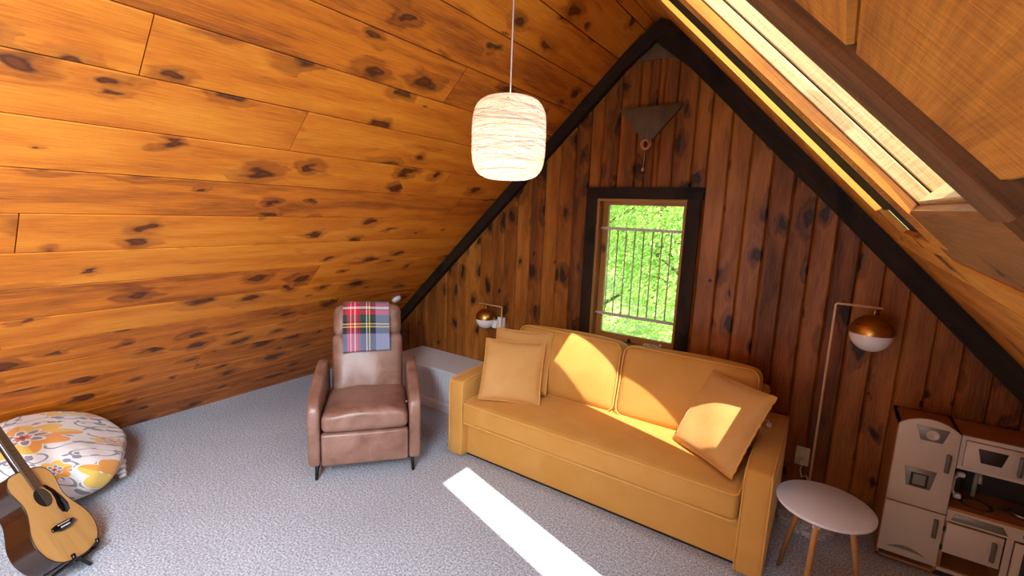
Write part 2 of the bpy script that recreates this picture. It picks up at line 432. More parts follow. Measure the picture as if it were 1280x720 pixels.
# back-up sheet just behind the lower boards (keeps gaps dark)
m = MB()
P = Vector(OR)+SLN*0.10
m.board(P, eY, eR, nR, YB, D, 0.215*kR, 1.9*kR, 0.02, 0.0)
m.board(P, eY, eR, nR, YB, 0.415, 0.09*kR, 0.215*kR, 0.02, 0.0)
m.board(P, eY, eR, nR, 0.415, D, 0.105*kR, 0.215*kR, 0.02, 0.0)
P = Vector(OR)+SLN*0.022; m.board(P, eY, eR, nR, 1.30, 1.99, 0.101*kR, 0.19*kR, 0.01, 0.0)  # near-black sheet put in to paint the shade of the open slot
struct(m.done('roof_backing_and_shade', M_shell))
# glass
t = NT('clear_glass')
fr = t.n('ShaderNodeFresnel', {'IOR': 1.5}); tr = t.n('ShaderNodeBsdfTransparent', {0: (0.97, 0.985, 0.98, 1)}); gl = t.n('ShaderNodeBsdfGlossy', {0: (1, 1, 1, 1), 'Roughness': 0.0})
mx = t.n('ShaderNodeMixShader', {0: fr.outputs[0], 1: tr.outputs[0], 2: gl.outputs[0]}); t.t.links.new(mx.outputs[0], t.out.inputs[0])
M_glass = t.m
for k, (x0, x1, y0, y1) in enumerate([(-0.95, 0.06, -1.55, -0.65), (-0.90, 0.07, 0.80, 1.185), (-0.84, 0.07, 1.84, 2.135)]):  # first pane closes the added rear roof opening
    m = MB(); P = Vector(OR)+SLN*0.27
    c = [P+eR*(a*kR)+eY*b for a, b in ((x0, y0), (x1, y0), (x1, y1), (x0, y1))]
    m.face(c); struct(m.done('window_%d' % (k+2), M_glass))
# ridge flat
m = MB()
m.face([(-1.149, YB, ZT), (ridgeR(YB), YB, ZT), (ridgeR(D), D, ZT), (-1.149, D, ZT)][::-1], [(YB, 0), (YB, .1), (D, .1), (D, 0)], 0.3)
m.box(-1.25, -0.95, YB-0.1, D+0.1, ZT+0.02, ZT+0.1)
struct(m.done('ceiling_ridge', M_slope))

# gable wall: vertical boards of random width, window opening left free
WX0, WX1, WZ0, WZ1 = -1.47, -0.832, 0.80, 1.842
def top_at(x, y=D):
    return min(ZL(x), ZR(x, y), ZT)
def gable(y, ny, name, mat, hole=None, marks=None):
    m = MB()
    xs = []; x = -4.2
    random.seed(11)
    if marks: xs = marks
    else:
        while x < 1.85: xs.append(x); x += random.choice([0.118, 0.125, 0.13, 0.14])
        xs.append(1.85)
    for a, b in zip(xs[:-1], xs[1:]):
        segs = [(a, b)]
        for e in (-1.149, -1.054):
            segs = [q for s_ in segs for q in ([(s_[0], e), (e, s_[1])] if s_[0]+0.004 < e < s_[1]-0.004 else [s_])]
        rn = random.random()
        for (p, q) in segs:
            tp = (top_at(p+1e-4)+0.018, top_at(q-1e-4)+0.018)
            if max(tp) < 0.03: continue
            if min(tp) < 0.0: tp = (max(tp[0], 0.01), max(tp[1], 0.01))
            ch = 0.009
            if hole and q > hole[0]+0.001 and p < hole[1]-0.001:
                m.board((0, y, 0), (0, 0, 1), (1, 0, 0), (0, ny, 0), 0.0, hole[2], p+0.0008, q-0.0008, 0.02, ch, rn)
                m.board((0, y, 0), (0, 0, 1), (1, 0, 0), (0, ny, 0), hole[3], tp, p+0.0008, q-0.0008, 0.02, ch, rn)
            else:
                m.board((0, y, 0), (0, 0, 1), (1, 0, 0), (0, ny, 0), 0.0, tp, p+0.0008, q-0.0008, 0.02, ch, rn)
    return struct(m.done(name, mat))
marks = [-4.2, -4.08, -3.95, -3.82, -3.7, -3.58, -3.46, -3.345, -3.22, -3.085, -2.955, -2.825, -2.695, -2.565, -2.447, -2.31, -2.185, -2.055, -1.93, -1.805, -1.68, -1.56, -1.47,
         -1.345, -1.215, -1.09, -0.96, -0.832, -0.735, -0.61, -0.485, -0.362, -0.24, -0.115, 0.0, 0.118, 0.243, 0.364, 0.49, 0.61, 0.735, 0.86, 0.985, 1.11, 1.23, 1.36, 1.48, 1.6, 1.72, 1.85]
gable(D, -1, 'wall_far', M_gable, (WX0, WX1, WZ0, WZ1), marks)
gable(YB, 1, 'wall_near', M_gable, (-1.85, -0.35, 0.8, 1.9))  # its opening is made up, added for the rear fill light
# outer skins of the gables (opaque, with the same openings)
def gskin(y0, y1, hole, name):
    m = MB()
    def pz(x0, x1, z0):
        m.prism([(x0, z0), (x1, z0), (x1, max(z0+0.001, top_at(x1)+0.05)), (x0, max(z0+0.001, top_at(x0)+0.05))], y0, y1, 'y')
    pz(-4.4, hole[0], -0.05) if False else m.prism([(-4.35, -0.05), (hole[0], -0.05), (hole[0], ZL(hole[0])+0.06), (-4.3, 0.0)], y0, y1, 'y')
    m.prism([(hole[1], -0.05), (1.95, -0.05), (1.9, 0.0), (hole[1], ZR(hole[1])+0.06)], y0, y1, 'y')
    m.prism([(hole[0], -0.05), (hole[1], -0.05), (hole[1], hole[2]), (hole[0], hole[2])], y0, y1, 'y')
    m.prism([(hole[0], hole[3]), (hole[1], hole[3]), (hole[1], ZR(hole[1])+0.06), (-1.05, 3.1), (-1.15, 3.1), (hole[0], ZL(hole[0])+0.06)], y0, y1, 'y')
    struct(m.done(name, M_shell))
gskin(D+0.021, D+0.12, (WX0-0.002, WX1+0.002, WZ0-0.002, WZ1+0.002), 'wall_far_outer')
gskin(YB-0.12, YB-0.021, (-1.85, -0.35, 0.8, 1.9), 'wall_near_outer')
m = MB(); m.face([(-1.85, YB-0.06, 0.8), (-0.35, YB-0.06, 0.8), (-0.35, YB-0.06, 1.9), (-1.85, YB-0.06, 1.9)]); struct(m.done('window_5', M_glass))  # unseen pane of the added rear gable window

# dark rafters lying against the gable wall
def perp_strip(name, f0, x0, x1, drop, y0, y1, mat, n=14, rough=0.004):
    """beam under a slope line; f0(x)->z, vertical drop"""
    m = MB(); rows = []
    random.seed(3)
    for i in range(n+1):
        x = x0+(x1-x0)*i/n; zt = f0(x)-0.002; zb = zt-drop+random.uniform(-rough, rough)
        yf = y0+random.uniform(-rough, rough)*0.5
        rows.append([(x, y1, zt), (x, yf, zt), (x, yf, zb), (x, y1, zb)])
    m.grid(rows, closed_u=True, smooth=False, cap=True, uvf=lambda a, b: (a*0.33, b*0.1))
    return struct(m.done(name, mat))
perp_strip('trim_4', lambda x: min(ZL(x), ZT), -4.2, -1.10, 0.115, D-0.055, D-0.001, M_dark)
perp_strip('trim_5', lambda x: min(ZR(x, D-0.05), ZT), -1.099, 1.80, 0.150, D-0.065, D-0.001, M_dark)

# ------------------------------------------------------------------ window 1
m = MB()
def trimboard(m, x0, x1, z0, z1, y0, y1, grain):
    b = MB(); b.box(x0, x1, y0, y1, z0, z1, grain); return b
fr = [( -1.555, -0.735, 1.842, 1.922, 'x'), (-1.552, -1.47, 0.70, 1.842, 'z'), (-0.832, -0.745, 0.70, 1.842, 'z'), (-1.60, -0.70, 0.62, 0.70, 'x')]
for a, b, c, d, g_ in fr[:3]: m.box(a, b, D-0.028, D-0.0005, c, d, g_)
bmesh.ops.bevel(m.bm, geom=list(m.bm.edges), offset=0.004, segments=1, affect='EDGES')
wroot = struct(m.done('window_1', M_dark))
m = MB()   # jamb lining and sash
for a, b, c, d, y0, y1, g_ in [(-1.47, -1.452, 0.80, 1.842, D-0.02, D+0.14, 'z'), (-0.85, -0.832, 0.80, 1.842, D-0.02, D+0.14, 'z'),
                               (-1.452, -0.85, 1.824, 1.842, D-0.02, D+0.14, 'x'), (-1.452, -0.85, 0.78, 0.80, D-0.03, D+0.14, 'x'),
                               (-1.452, -1.412, 0.80, 1.824, D+0.06, D+0.09, 'z'), (-0.868, -0.85, 0.80, 1.824, D+0.06, D+0.09, 'z'),
                               (-1.412, -0.868, 1.80, 1.824, D+0.06, D+0.09, 'x'), (-1.412, -0.868, 0.80, 0.842, D+0.06, D+0.09, 'x')]:
    m.box(a, b, y0, y1, c, d, g_)
m.done('window_frame', M_jamb, wroot)
m = MB(); m.box(-1.412, -0.868, D+0.073, D+0.077, 0.842, 1.80); m.done('window_pane', M_glass, wroot)
M_white = plain('white_plastic', 'e9e9e6', 0.35)
M_steel = plain('pale_grey_coated_steel', 'd2d2cc', 0.4, 0.1)
M_black = plain('black_hardware', '14120f', 0.4)
m = MB()   # crank operator
m.rbox(-1.02, D+0.035, 0.808, 0.085, 0.03, 0.016, 0.007, 3)
m.tube([(-1.0, D+0.02, 0.815), (-0.97, D-0.005, 0.822), (-0.93, D-0.012, 0.818)], 0.006, 8)
m.tube([(-0.93, D-0.012, 0.818), (-0.925, D-0.014, 0.84)], 0.008, 8)
m.done('crank_handle', M_white, wroot)
m = MB(); m.rbox(-1.17, D+0.03, 0.815, 0.022, 0.018, 0.03, 0.006, 2); m.done('sash_lock', M_black, wroot)
# safety guard across the window
G = thing('window_guard', 'grey metal safety guard with upright bars fixed across the window opening', 'window guard', (-1.151, D+0.025, 0.995))
for k, z in enumerate((0.0, 0.635)):
    m = MB(); m.box(-0.275, 0.275, -0.006, 0.006, z-0.010, z+0.010); bmesh.ops.bevel(m.bm, geom=list(m.bm.edges), offset=0.003, segments=2, affect='EDGES')
    for sx in (-0.283, 0.283):
        m.tube([(sx-0.012*(1 if sx > 0 else -1), 0, z), (sx+0.012*(1 if sx > 0 else -1), 0, z)], 0.009, 10)
    m.done('rail', M_steel, G)
for k in range(8):
    x = -0.225+k*0.45/7
    m = MB(); m.tube([(x, 0, 0.0), (x, 0, 0.635)], 0.0048, 8); m.done('bar', M_steel, G)

# triangular panels and hanging charm on the gable
m = MB()
pz = 2.752
m.prism([(-1.35, pz-0.005), (-0.90, pz+0.0), (-1.07, 2.95), (-1.135, 2.95)], D-0.012, D-0.001, 'y', 0.002, 1)
tag(m.done('gable_panel', M_plaque), 'dull brown triangular board filling the peak under the crossing beams', 'panel')
m = MB(); m.prism([(-1.340, 2.435), (-1.345, 2.452), (-0.918, 2.457), (-0.920, 2.44), (-1.10, 2.235), (-1.155, 2.23)], D-0.03, D-0.001, 'y', 0.003, 1)
tag(m.done('triangular_plaque', M_plaque), 'brown wooden upside-down triangle plaque mounted on the wall above the window', 'plaque')
M_twine = plain('pale_pink_twine', 'c9927a', 0.8)
charm = thing('hanging_charm', 'small twisted twine charm hanging on a string from the triangular plaque', 'wall charm', (-1.137, D-0.036, 2.30))
m = MB(); m.tube([(0.0, 0, 0.02), (0.002, 0, -0.06)], 0.002, 6); m.done('string', M_twine, charm)
m = MB(); m.tube([(0, 0, -0.13), (-0.006, 0, -0.25)], 0.0025, 6); m.done('string', M_twine, charm)
for k in range(3):
    m = MB(); ph = k*1.1
    pts = [((0.034-0.006*k)*math.cos(a)*(1 if k != 1 else 0.7), -0.004*k+0.006*math.sin(2*a+ph), -0.095+(0.034-0.004*k)*math.sin(a)) for a in [2*PI*i/20 for i in range(20)]]
    m.tube(pts, 0.0042, 6, closed=True); m.done('twine_loop', M_twine, charm)
m = MB(); m.rbox(-0.007, 0, -0.26, 0.018, 0.012, 0.026, 0.006, 2); m.done('bead', M_twine, charm)

# white sensor on the slope
p = Vector((-3.352, 2.976, ZL(-3.352))); R = nL.to_track_quat('Z', 'Y').to_matrix().to_4x4()
m = MB(); m.lathe([(0.0, 0.03), (0.02, 0.03), (0.034, 0.026), (0.044, 0.016), (0.046, 0.0), (0.0, 0.0)], 24)
o = m.done('slope_sensor', M_white, weld=True); o.matrix_world = Matrix.Translation(p) @ R
tag(o, 'small round white plastic cap on the left slope above the recliner', 'sensor')

# ------------------------------------------------------------------ fabrics
def velvet(name, col, hi):
    t = NT(name); oc = t.n('ShaderNodeTexCoord').outputs['Object']
    a = t.noise(oc, 5.0, 4.0, 0.55, 0.6); b = t.noise(oc, 240.0, 2.0)
    c = t.mix(t.mapr(a, 0.35, 0.7, 0.0, 0.5), lin(col), lin(hi))
    t.bsdf(Base_Color=c, Roughness=0.75, Sheen_Weight=0.7, Sheen_Roughness=0.35, Sheen_Tint=lin('ffd890'), Specular_IOR_Level=0.15,
           Normal=t.bump(t.math('ADD', t.math('MULTIPLY', a, 0.6), t.math('MULTIPLY', b, 0.12)), 0.35, 0.01))
    return t.m
M_velvet = velvet('mustard_velvet', 'cc9448', 'd8a45c')
M_pillow = velvet('mustard_pillow_velvet', 'cf9a58', 'dcb074')
M_pipe = velvet('mustard_piping', 'd9a353', 'e0b064')
M_dkfab = plain('dark_sofa_underside', '2a1c0e', 0.9)

# ------------------------------------------------------------------ sofa (local: centre of footprint; front is -y)
SX, SY = -1.098, 2.74
sofa = thing('sofa', 'mustard yellow velvet sofa with square arms below the window', 'sofa', (SX, SY, 0))
m = MB(); m.rbox(0, 0.02, 0.150, 1.76, 0.72, 0.255, 0.012, 4)
m.done('base', M_velvet, sofa)
m = MB(); m.rbox(0, 0.03, 0.012, 1.90, 0.70, 0.024, 0.004, 2); m.done('plinth', M_dkfab, sofa)
for s_ in (-1, 1):
    m = MB()
    def armf(p, e):
        return (p.x, p.y, p.z - (0.02*max(0, -e[1]) if e[2] > 0 else 0))
    m.rbox(s_*0.935, 0.0, 0.300, 0.125, 0.80, 0.565, 0.022, 5, puff=(0.006, 0.004, 0.006), fn=armf)
    a = m.done('armrest', M_velvet, sofa)
    m = MB()
    x = s_*0.935
    for dx in (-0.058, 0.058):
        zt = 0.566
        pts = [(x+dx, -0.399, 0.03)]+[(x+dx, -0.399, z) for z in (0.15, 0.3, 0.45, 0.52)]+[(x+dx*0.95, -0.394, zt-0.014), (x+dx*0.95, -0.375, zt-0.002)]+[(x+dx*0.97, y, zt+0.004+0.020*(y+0.4)) for y in (-0.3, -0.1, 0.1, 0.3, 0.38)]
        m2 = MB(); m2.tube(pts, 0.0045, 6); m2.done('piping', M_pipe, a)
    m.bm.free()
m = MB(); m.rbox(0, 0.345, 0.40, 1.76, 0.13, 0.70, 0.03, 4); m.done('back_frame', M_velvet, sofa)
# seat cushion: one long boxed cushion with piping
def seatf(p, e):
    z = p.z
    if e[2] > 0: z += 0.028*(1-e[0]**4)*(1-max(0, -e[1])**3)
    return (p.x, p.y+0.003*math.sin(p.x*9), z)
m = MB(); m.rbox(0, -0.06, 0.355, 1.728, 0.72, 0.150, 0.03, 14, puff=(0, 0.008, 0), fn=seatf)
seat = m.done('seat_cushion', M_velvet, sofa)
for z_, dz in ((0.418, 1), (0.288, -1)):
    m = MB(); pts = [(x, y-0.06, z_+(0.006 if dz > 0 else 0)) for x, y in rrect(1.724, 0.722, 0.03, 4)]
    m.tube(pts, 0.0055, 6, closed=True); m.done('piping', M_pipe, seat)
# back cushions lean back
def bcush(cx, wd):
    m = MB()
    th = math.radians(13)
    def f(p, e):
        # slump: fuller low down, crown on top
        x, y, z = p
        y -= 0.020*(1-e[0]**2)*(1-abs(e[2]))
        z += 0.012*(1-e[0]**2)*(1 if e[2] > 0 else 0) + 0.004*math.sin(7*x)
        c, s = math.cos(-th), math.sin(-th)
        return (x, y*c-z*s, y*s+z*c)
    m.rbox(0, 0, 0, wd, 0.17, 0.46, 0.05, 10, puff=(0.004, 0.03, 0.01), fn=f)
    o = m.done('back_cushion', M_velvet, sofa); o.location = (cx-SX, 2.895-SY, 0.655)
    for yy in (-0.085, 0.085):
        m = MB()
        pts = []
        for x, z in rrect(wd-0.01, 0.45, 0.055, 5):
            e0, e2 = x/(wd/2), z/0.23
            y2 = yy; z2 = z+0.012*(1-e0**2)*(1 if z > 0 else 0)
            c, s = math.cos(-th), math.sin(-th)
            pts.append((x, y2*c-z2*s, y2*s+z2*c))
        m.tube(pts, 0.005, 6, closed=True); m.done('piping', M_pipe, o)
bcush(-1.462, 0.80); bcush(-0.652, 0.80)

# throw pillows
def throw_pillow(c, ux, up, wd, hd, th, label, group='mustard throw pillows on the sofa'):
    ux = Vector(ux).normalized(); up = Vector(up); up = (up-ux*up.dot(ux)).normalized(); nn = ux.cross(up)
    root = thing('throw_pillow', label, 'pillow', c, 0, group)
    root.matrix_world = Matrix(((ux.x, nn.x, up.x, c[0]), (ux.y, nn.y, up.y, c[1]), (ux.z, nn.z, up.z, c[2]), (0, 0, 0, 1)))
    m = MB(); N = 22
    def P(i, j, sg):
        a, b = -1+2*i/N, -1+2*j/N
        g = (max(0, 1-a**2)*max(0, 1-b**2))**0.42
        edge = 1-0.045*(1-abs(a)**3)*abs(b)**6-0.0
        edx = 1-0.045*(1-b*b)*abs(a)**6; edz = 1-0.045*(1-a*a)*abs(b)**6
        wr = 0.004*math.sin(31*a+5*b)*abs(b)**4+0.004*math.sin(29*b+3*a)*abs(a)**4
        return (a*wd/2*edx, sg*(g*th/2+0.004)+wr+0.004*math.sin(4*a+3*b+sg), b*hd/2*edz)
    for sg in (-1, 1):
        m.grid([[P(i, j, sg) for j in range(N+1)] for i in range(N+1)])
    m.done('pillow_body', M_pillow, root, weld=False)
    m = MB(); pts = []
    for k in range(4*N):
        s_, q = divmod(k, N)
        i, j = [(q, 0), (N, q), (N-q, N), (0, N-q)][s_]
        p = Vector(P(i, j, 1)); p2 = Vector(P(i, j, -1)); v = (p+p2)/2
        pts.append(v)
    m.tube(pts, 0.0065, 6, closed=True); m.done('piping', M_pipe, root)
    return root
throw_pillow((-1.755, 2.715, 0.675), (0.97, 0.22, 0.03), (-0.04, 0.13, 0.40), 0.43, 0.43, 0.13, 'square mustard velvet pillow half hidden behind another at the left sofa arm')
throw_pillow((-1.725, 2.565, 0.640), (0.91, 0.38, 0.0), (-0.02, 0.17, 0.36), 0.42, 0.42, 0.14, 'square mustard velvet pillow in front of another at the left sofa arm')
throw_pillow((-0.395, 2.625, 0.655), (0.345, -0.235, 0.0), (0.15, 0.17, 0.38), 0.43, 0.46, 0.13, 'mustard velvet pillow tilted against the right arm of the sofa')

# white cord switch lying on the right arm
m = MB(); m.rbox(0, 0, 0.010, 0.028, 0.046, 0.02, 0.009, 3); m.tube([(0.0, 0.02, 0.01), (-0.006, 0.045, 0.016), (-0.02, 0.055, 0.012), (-0.035, 0.05, 0.006), (-0.045, 0.03, 0.005)], 0.0035, 6)
o = m.done('lamp_switch', M_white); tag(o, 'small white cord switch lying on the right sofa arm behind the pillow', 'switch', loc=(-0.185, 2.86, 0.592))

# ------------------------------------------------------------------ recliner (local x right, front -y)
t = NT('brown_leather'); oc = t.n('ShaderNodeTexCoord').outputs['Object']
a = t.noise(oc, 6.0, 4.0, 0.6, 0.5); b = t.n('ShaderNodeTexVoronoi', {'Vector': oc, 'Scale': 160.0}).outputs['Distance']
c = t.mix(t.mapr(a, 0.35, 0.72), lin('805a48'), lin('a88070'))
t.bsdf(Base_Color=c, Roughness=t.mapr(a, 0.3, 0.7, 0.30, 0.44), Specular_IOR_Level=0.6, Normal=t.bump(t.math('ADD', t.math('MULTIPLY', a, 1.0), t.math('MULTIPLY', b, 0.15)), 0.35, 0.008))
M_leather = t.m
RZ = math.atan2(0.763, 0.646)
rec = thing('recliner', 'brown leather recliner with a plaid blanket over its back', 'armchair', (-2.307, 1.792, 0), RZ)
m = MB(); m.rbox(0, 0.33, 0.19, 0.53, 0.62, 0.15, 0.01, 3); m.done('seat_frame', M_leather, rec)
m = MB(); m.rbox(0, 0.035, 0.200, 0.535, 0.055, 0.215, 0.018, 5, puff=(0, 0.008, 0)); m.done('footrest', M_leather, rec)
def rs(p, e):
    z = p.z
    if e[2] > 0: z += 0.030*(1-e[0]**2)*(1-0.3*e[1]) - 0.004*math.sin(p.x*30)*abs(e[0])
    return (p.x, p.y, z)
m = MB(); m.rbox(0, 0.28, 0.365, 0.535, 0.54, 0.115, 0.04, 10, puff=(0, 0.012, 0.0), fn=rs); m.done('seat', M_leather, rec)
for s_ in (-1, 1):
    poly = [(0.0, 0.10), (0.66, 0.10), (0.70, 0.30), (0.66, 0.57), (0.60, 0.615)] + [(0.45, 0.615), (0.28, 0.59), (0.12, 0.548), (0.05, 0.515)] + [(0.012, 0.475), (0.0, 0.42)]
    x0, x1 = sorted((s_*0.272, s_*0.345))
    m = MB(); m.prism(poly, x0, x1, 'x', 0.022, 4); m.done('armrest', M_leather, rec)
th = math.radians(20)
def lean(cy, cz):
    def f(p, e, th=th):
        x, y, z = p
        y += 0.006*math.sin(24*x+3)*max(0, 0.5-e[2])*(1 if e[1] < 0 else 0)
        c, s = math.cos(-th), math.sin(-th)
        return (x, y*c-z*s, y*s+z*c)
    return f
m = MB(); m.rbox(0, 0.615, 0.560, 0.50, 0.15, 0.46, 0.05, 10, puff=(0.0, 0.03, 0), fn=lean(0, 0)); m.done('backrest', M_leather, rec)
m = MB(); m.rbox(0, 0.715, 0.865, 0.485, 0.165, 0.23, 0.055, 8, puff=(0.0, 0.02, 0.01), fn=lean(0, 0)); m.done('headrest', M_leather, rec)
for sx in (-0.30, 0.30):
    for sy in (0.03, 0.62):
        m = MB(); m.tube([(sx*0.97, sy+0.01, 0.13), (sx, sy, 0.0)], [0.016, 0.010], 10); m.done('leg', M_black, rec)
m = MB(); m.tube([(0.262, 0.25, 0.37), (0.262, 0.243, 0.395), (0.262, 0.235, 0.40)], 0.006, 8); m.done('recline_tab', M_steel, rec)

# plaid blanket
t = NT('red_green_tartan'); uv = t.n('ShaderNodeTexCoord').outputs['UV']; sp = t.n('ShaderNodeSeparateXYZ', {0: uv})
K_ = {'k': lin('20242c'), 'r': lin('d8203a'), 'w': lin('f0e8e6'), 'g': lin('24483f'), 'n': lin('232a4a'), 'y': lin('e6d66a'), 'b': lin('8c93b0'), 'p': lin('a31c34')}
def sett(v, s):
    tot = sum(q[1] for q in s); acc = 0; st = []
    for ch, wd in s: st.append((acc/tot, K_[ch])); acc += wd
    return t.ramp(v, st, 'CONSTANT')
ws = sett(sp.outputs[0], [('k', 3), ('g', 2), ('r', 4), ('w', 1), ('r', 4), ('w', 1.2), ('r', 3), ('p', 3), ('g', 5), ('k', 2), ('w', 1.5), ('k', 2), ('y', 1.5), ('k', 2), ('n', 5), ('b', 17)])
wt = sett(t.math('SUBTRACT', 1.0, sp.outputs[1]), [('b', 3), ('w', 1), ('g', 5), ('r', 3), ('p', 1), ('w', 1.6), ('p', 1), ('r', 3.5), ('g', 5), ('k', 2), ('y', 1), ('k', 1.4), ('y', 1), ('k', 3), ('n', 2), ('b', 14), ('k', 0.6)])
tw = t.n('ShaderNodeTexWave', {'Vector': t.mapping(uv, (1, 1, 1)), 'Scale': 90.0}, bands_direction='DIAGONAL').outputs[1]
c = t.mix(t.mapr(tw, 0.3, 0.7, 0.38, 0.62), ws, wt)
t.bsdf(Base_Color=c, Roughness=0.9, Sheen_Weight=0.2, Normal=t.bump(tw, 0.2, 0.002))
M_plaid = t.m
bl = thing('plaid_blanket', 'red green and grey plaid blanket draped over the top of the recliner', 'blanket', (-2.307, 1.792, 0), RZ)
c20, s20 = math.cos(th), math.sin(th)
def hp(y, z): return (0.715+y*c20+z*s20*1.0, 0.865-y*s20+z*c20)     # headrest local (y back, z up) -> recliner local
path = [(-0.118, -0.245), (-0.124, -0.18), (-0.122, -0.13), (-0.120, -0.08), (-0.118, -0.02), (-0.112, 0.05), (-0.098, 0.095), (-0.066, 0.125), (0.0, 0.140), (0.06, 0.128), (0.098, 0.09), (0.108, 0.03), (0.110, -0.05), (0.110, -0.12)]
m = MB(); rows = []
L = [0]
for (a, b) in zip(path[:-1], path[1:]): L.append(L[-1]+math.hypot(b[0]-a[0], b[1]-a[1]))
front = L[8]
nx = 16
for lay, off in ((0, 0.0), (1, 0.007)):
    rows = []
    for i, (y, z) in enumerate(path):
        yy, zz = hp(y-off*(1 if i < 8 else -1), z+off*(1 if 6 <= i <= 10 else 0))
        row = []
        for k in range(nx+1):
            u = k/nx
            x = -0.178+0.325*u + 0.010*(1-i/len(path))
            wv = 0.0035*math.sin(9*u+i*0.5)
            row.append((x, yy+wv*(1 if i < 8 else -1), zz+0.003*math.sin(5*u)+(0.018*u if i == 0 else 0)))
        rows.append(row)
    m.grid(rows, uvf=lambda a, b: (b/nx, min(1.0, L[a]/front) if a <= 8 else 1-(L[a]-front)/front))
m.done('blanket_fabric', M_plaid, bl)
yy, zz = hp(-0.122, -0.245)
for side, x in ((0, -0.168), (1, 0.157)):
    m = MB()
    for k in range(16):
        yk, zk = hp(-0.127, -0.235+0.017*k); m.tube([(x, yk, zk), (x+(0.012 if side else -0.012), yk-0.003, zk-0.005-0.006*random.random())], 0.0016, 4)
    o = m.done('fringe', plain('blanket_fringe', '3a3f55', 0.9), bl); o['kind'] = 'stuff'

# ------------------------------------------------------------------ white bench along the wall
M_paint = plain('white_painted_wood', 'dfe0e4', 0.45)
bench = thing('storage_bench', 'white painted low bench with panelled front between recliner and sofa', 'bench', (-2.71, 3.02, 0))
m = MB(); m.box(-0.55, 0.55, -0.195, 0.214, 0.353, 0.376); bmesh.ops.bevel(m.bm, geom=list(m.bm.edges), offset=0.005, segments=2, affect='EDGES'); m.done('bench_top', M_paint, bench)
m = MB(); m.box(-0.53, 0.55, -0.15, 0.21, 0.02, 0.352); m.done('body', M_paint, bench)
m = MB()
for (a, b, c, d) in ((-0.53, -0.47, 0.075, 0.352), (0.49, 0.55, 0.075, 0.352), (-0.47, 0.49, 0.30, 0.352), (-0.02, 0.04, 0.075, 0.30)): m.box(a, b, -0.165, -0.149, c, d)
m.done('face_frame', M_paint, bench)
for x0, x1 in ((-0.465, -0.025), (0.045, 0.485)):
    m = MB(); n = 11
    for k in range(n):
        a = x0+(x1-x0)*k/n; b = x0+(x1-x0)*(k+1)/n
        m.board((0, -0.156, 0), (0, 0, 1), (1, 0, 0), (0, -1, 0), 0.08, 0.298, a+0.0005, b-0.0005, 0.006, 0.003)
    m.done('beadboard_panel', M_paint, bench)
m = MB(); m.prism([(-0.185, 0.0), (-0.185, 0.062), (-0.175, 0.075), (-0.149, 0.075), (-0.149, 0.0)], -0.54, 0.55, 'x'); m.done('baseboard', M_paint, bench)

# ------------------------------------------------------------------ brass globe lamps
t = NT('brushed_brass'); oc = t.n('ShaderNodeTexCoord').outputs['Object']
t.bsdf(Base_Color=lin('b98a45'), Metallic=1.0, Roughness=t.mapr(t.noise(t.mapping(oc, (4, 4, 60)), 3.0), 0.3, 0.7, 0.25, 0.4))
M_brass = t.m
t = NT('rose_brass_tube'); t.bsdf(Base_Color=lin('dcb684'), Metallic=0.15, Roughness=0.35); M_tube = t.m
t = NT('opal_glass'); t.bsdf(Base_Color=lin('f2efe9'), Roughness=0.25, Subsurface_Weight=0.3, Subsurface_Radius=(0.02, 0.02, 0.02)); M_opal = t.m
def globe(root, cx, cy, cz, r, wz=1.0):
    up = [(r*math.cos(a), cz+r*wz*math.sin(a)) for a in [PI/2*k/12 for k in range(13)]]
    m = MB(); m.lathe([(max(p, 0.0005), z) for p, z in up]+[], 32, cx, cy); m.lathe([(r*0.985, cz), (r, cz)], 32, cx, cy); m.done('brass_cap', M_brass, root)
    r2 = r*0.985
    m = MB(); m.lathe([(max(r2*math.cos(a), 0.0005), cz+r2*wz*math.sin(a)) for a in [-PI/2*k/12 for k in range(13)]], 32, cx, cy); m.done('glass_shade', M_opal, root)
sc1 = thing('wall_sconce', 'brass and white globe wall lamp above the white bench', 'wall lamp', (-2.30, D, 0.80))
m = MB(); m.rbox(0.0, -0.012, -0.055, 0.075, 0.024, 0.15, 0.008, 3); m.rbox(-0.04, -0.04, -0.04, 0.05, 0.06, 0.07, 0.01, 3)
m.done('wall_plate', M_white, sc1)
m = MB(); m.tube([(0.045, -0.075, -0.22), (0.045, -0.075, 0.118), (0.038, -0.075, 0.125), (-0.205, -0.075, 0.125)], 0.0055, 10); m.tube([(0.045, -0.075, -0.08), (0.03, -0.02, -0.08)], 0.005, 8)
m.done('arm', M_tube, sc1)
m = MB(); m.tube([(-0.125, -0.075, 0.12), (-0.125, -0.075, 0.07)], 0.008, 10); m.done('socket', M_brass, sc1)
globe(sc1, -0.125, -0.075, 0.0, 0.088)

fl = thing('floor_lamp', 'slim floor lamp with a brass and white globe in the right corner', 'floor lamp', (0.040, 3.04, 0))
m = MB(); m.lathe([(0.0005, 0.0), (0.150, 0.0), (0.153, 0.004), (0.153, 0.030), (0.150, 0.034), (0.0005, 0.034)], 40); 
t = NT('white_marble'); oc = t.n('ShaderNodeTexCoord').outputs['Object']
v = t.noise(oc, 7.0, 6.0, 0.6, 2.2); t.bsdf(Base_Color=t.ramp(v, [(0.42, lin('d8d8da')), (0.5, lin('9a9ba0')), (0.58, lin('dcdcde'))]), Roughness=0.3)
m.done('base', t.m, fl).location = (0.01, 0.0, 0)
m = MB(); m.tube([(0, 0, 0.03), (0, 0, 1.295), (0.006, 0, 1.302), (0.20, 0, 1.302)], 0.0065, 10); m.done('pole', M_tube, fl)
m = MB(); m.tube([(0.170, 0, 1.298), (0.170, 0, 1.255)], 0.008, 10); m.done('socket', M_brass, fl)
globe(fl, 0.170, 0, 1.165, 0.098)
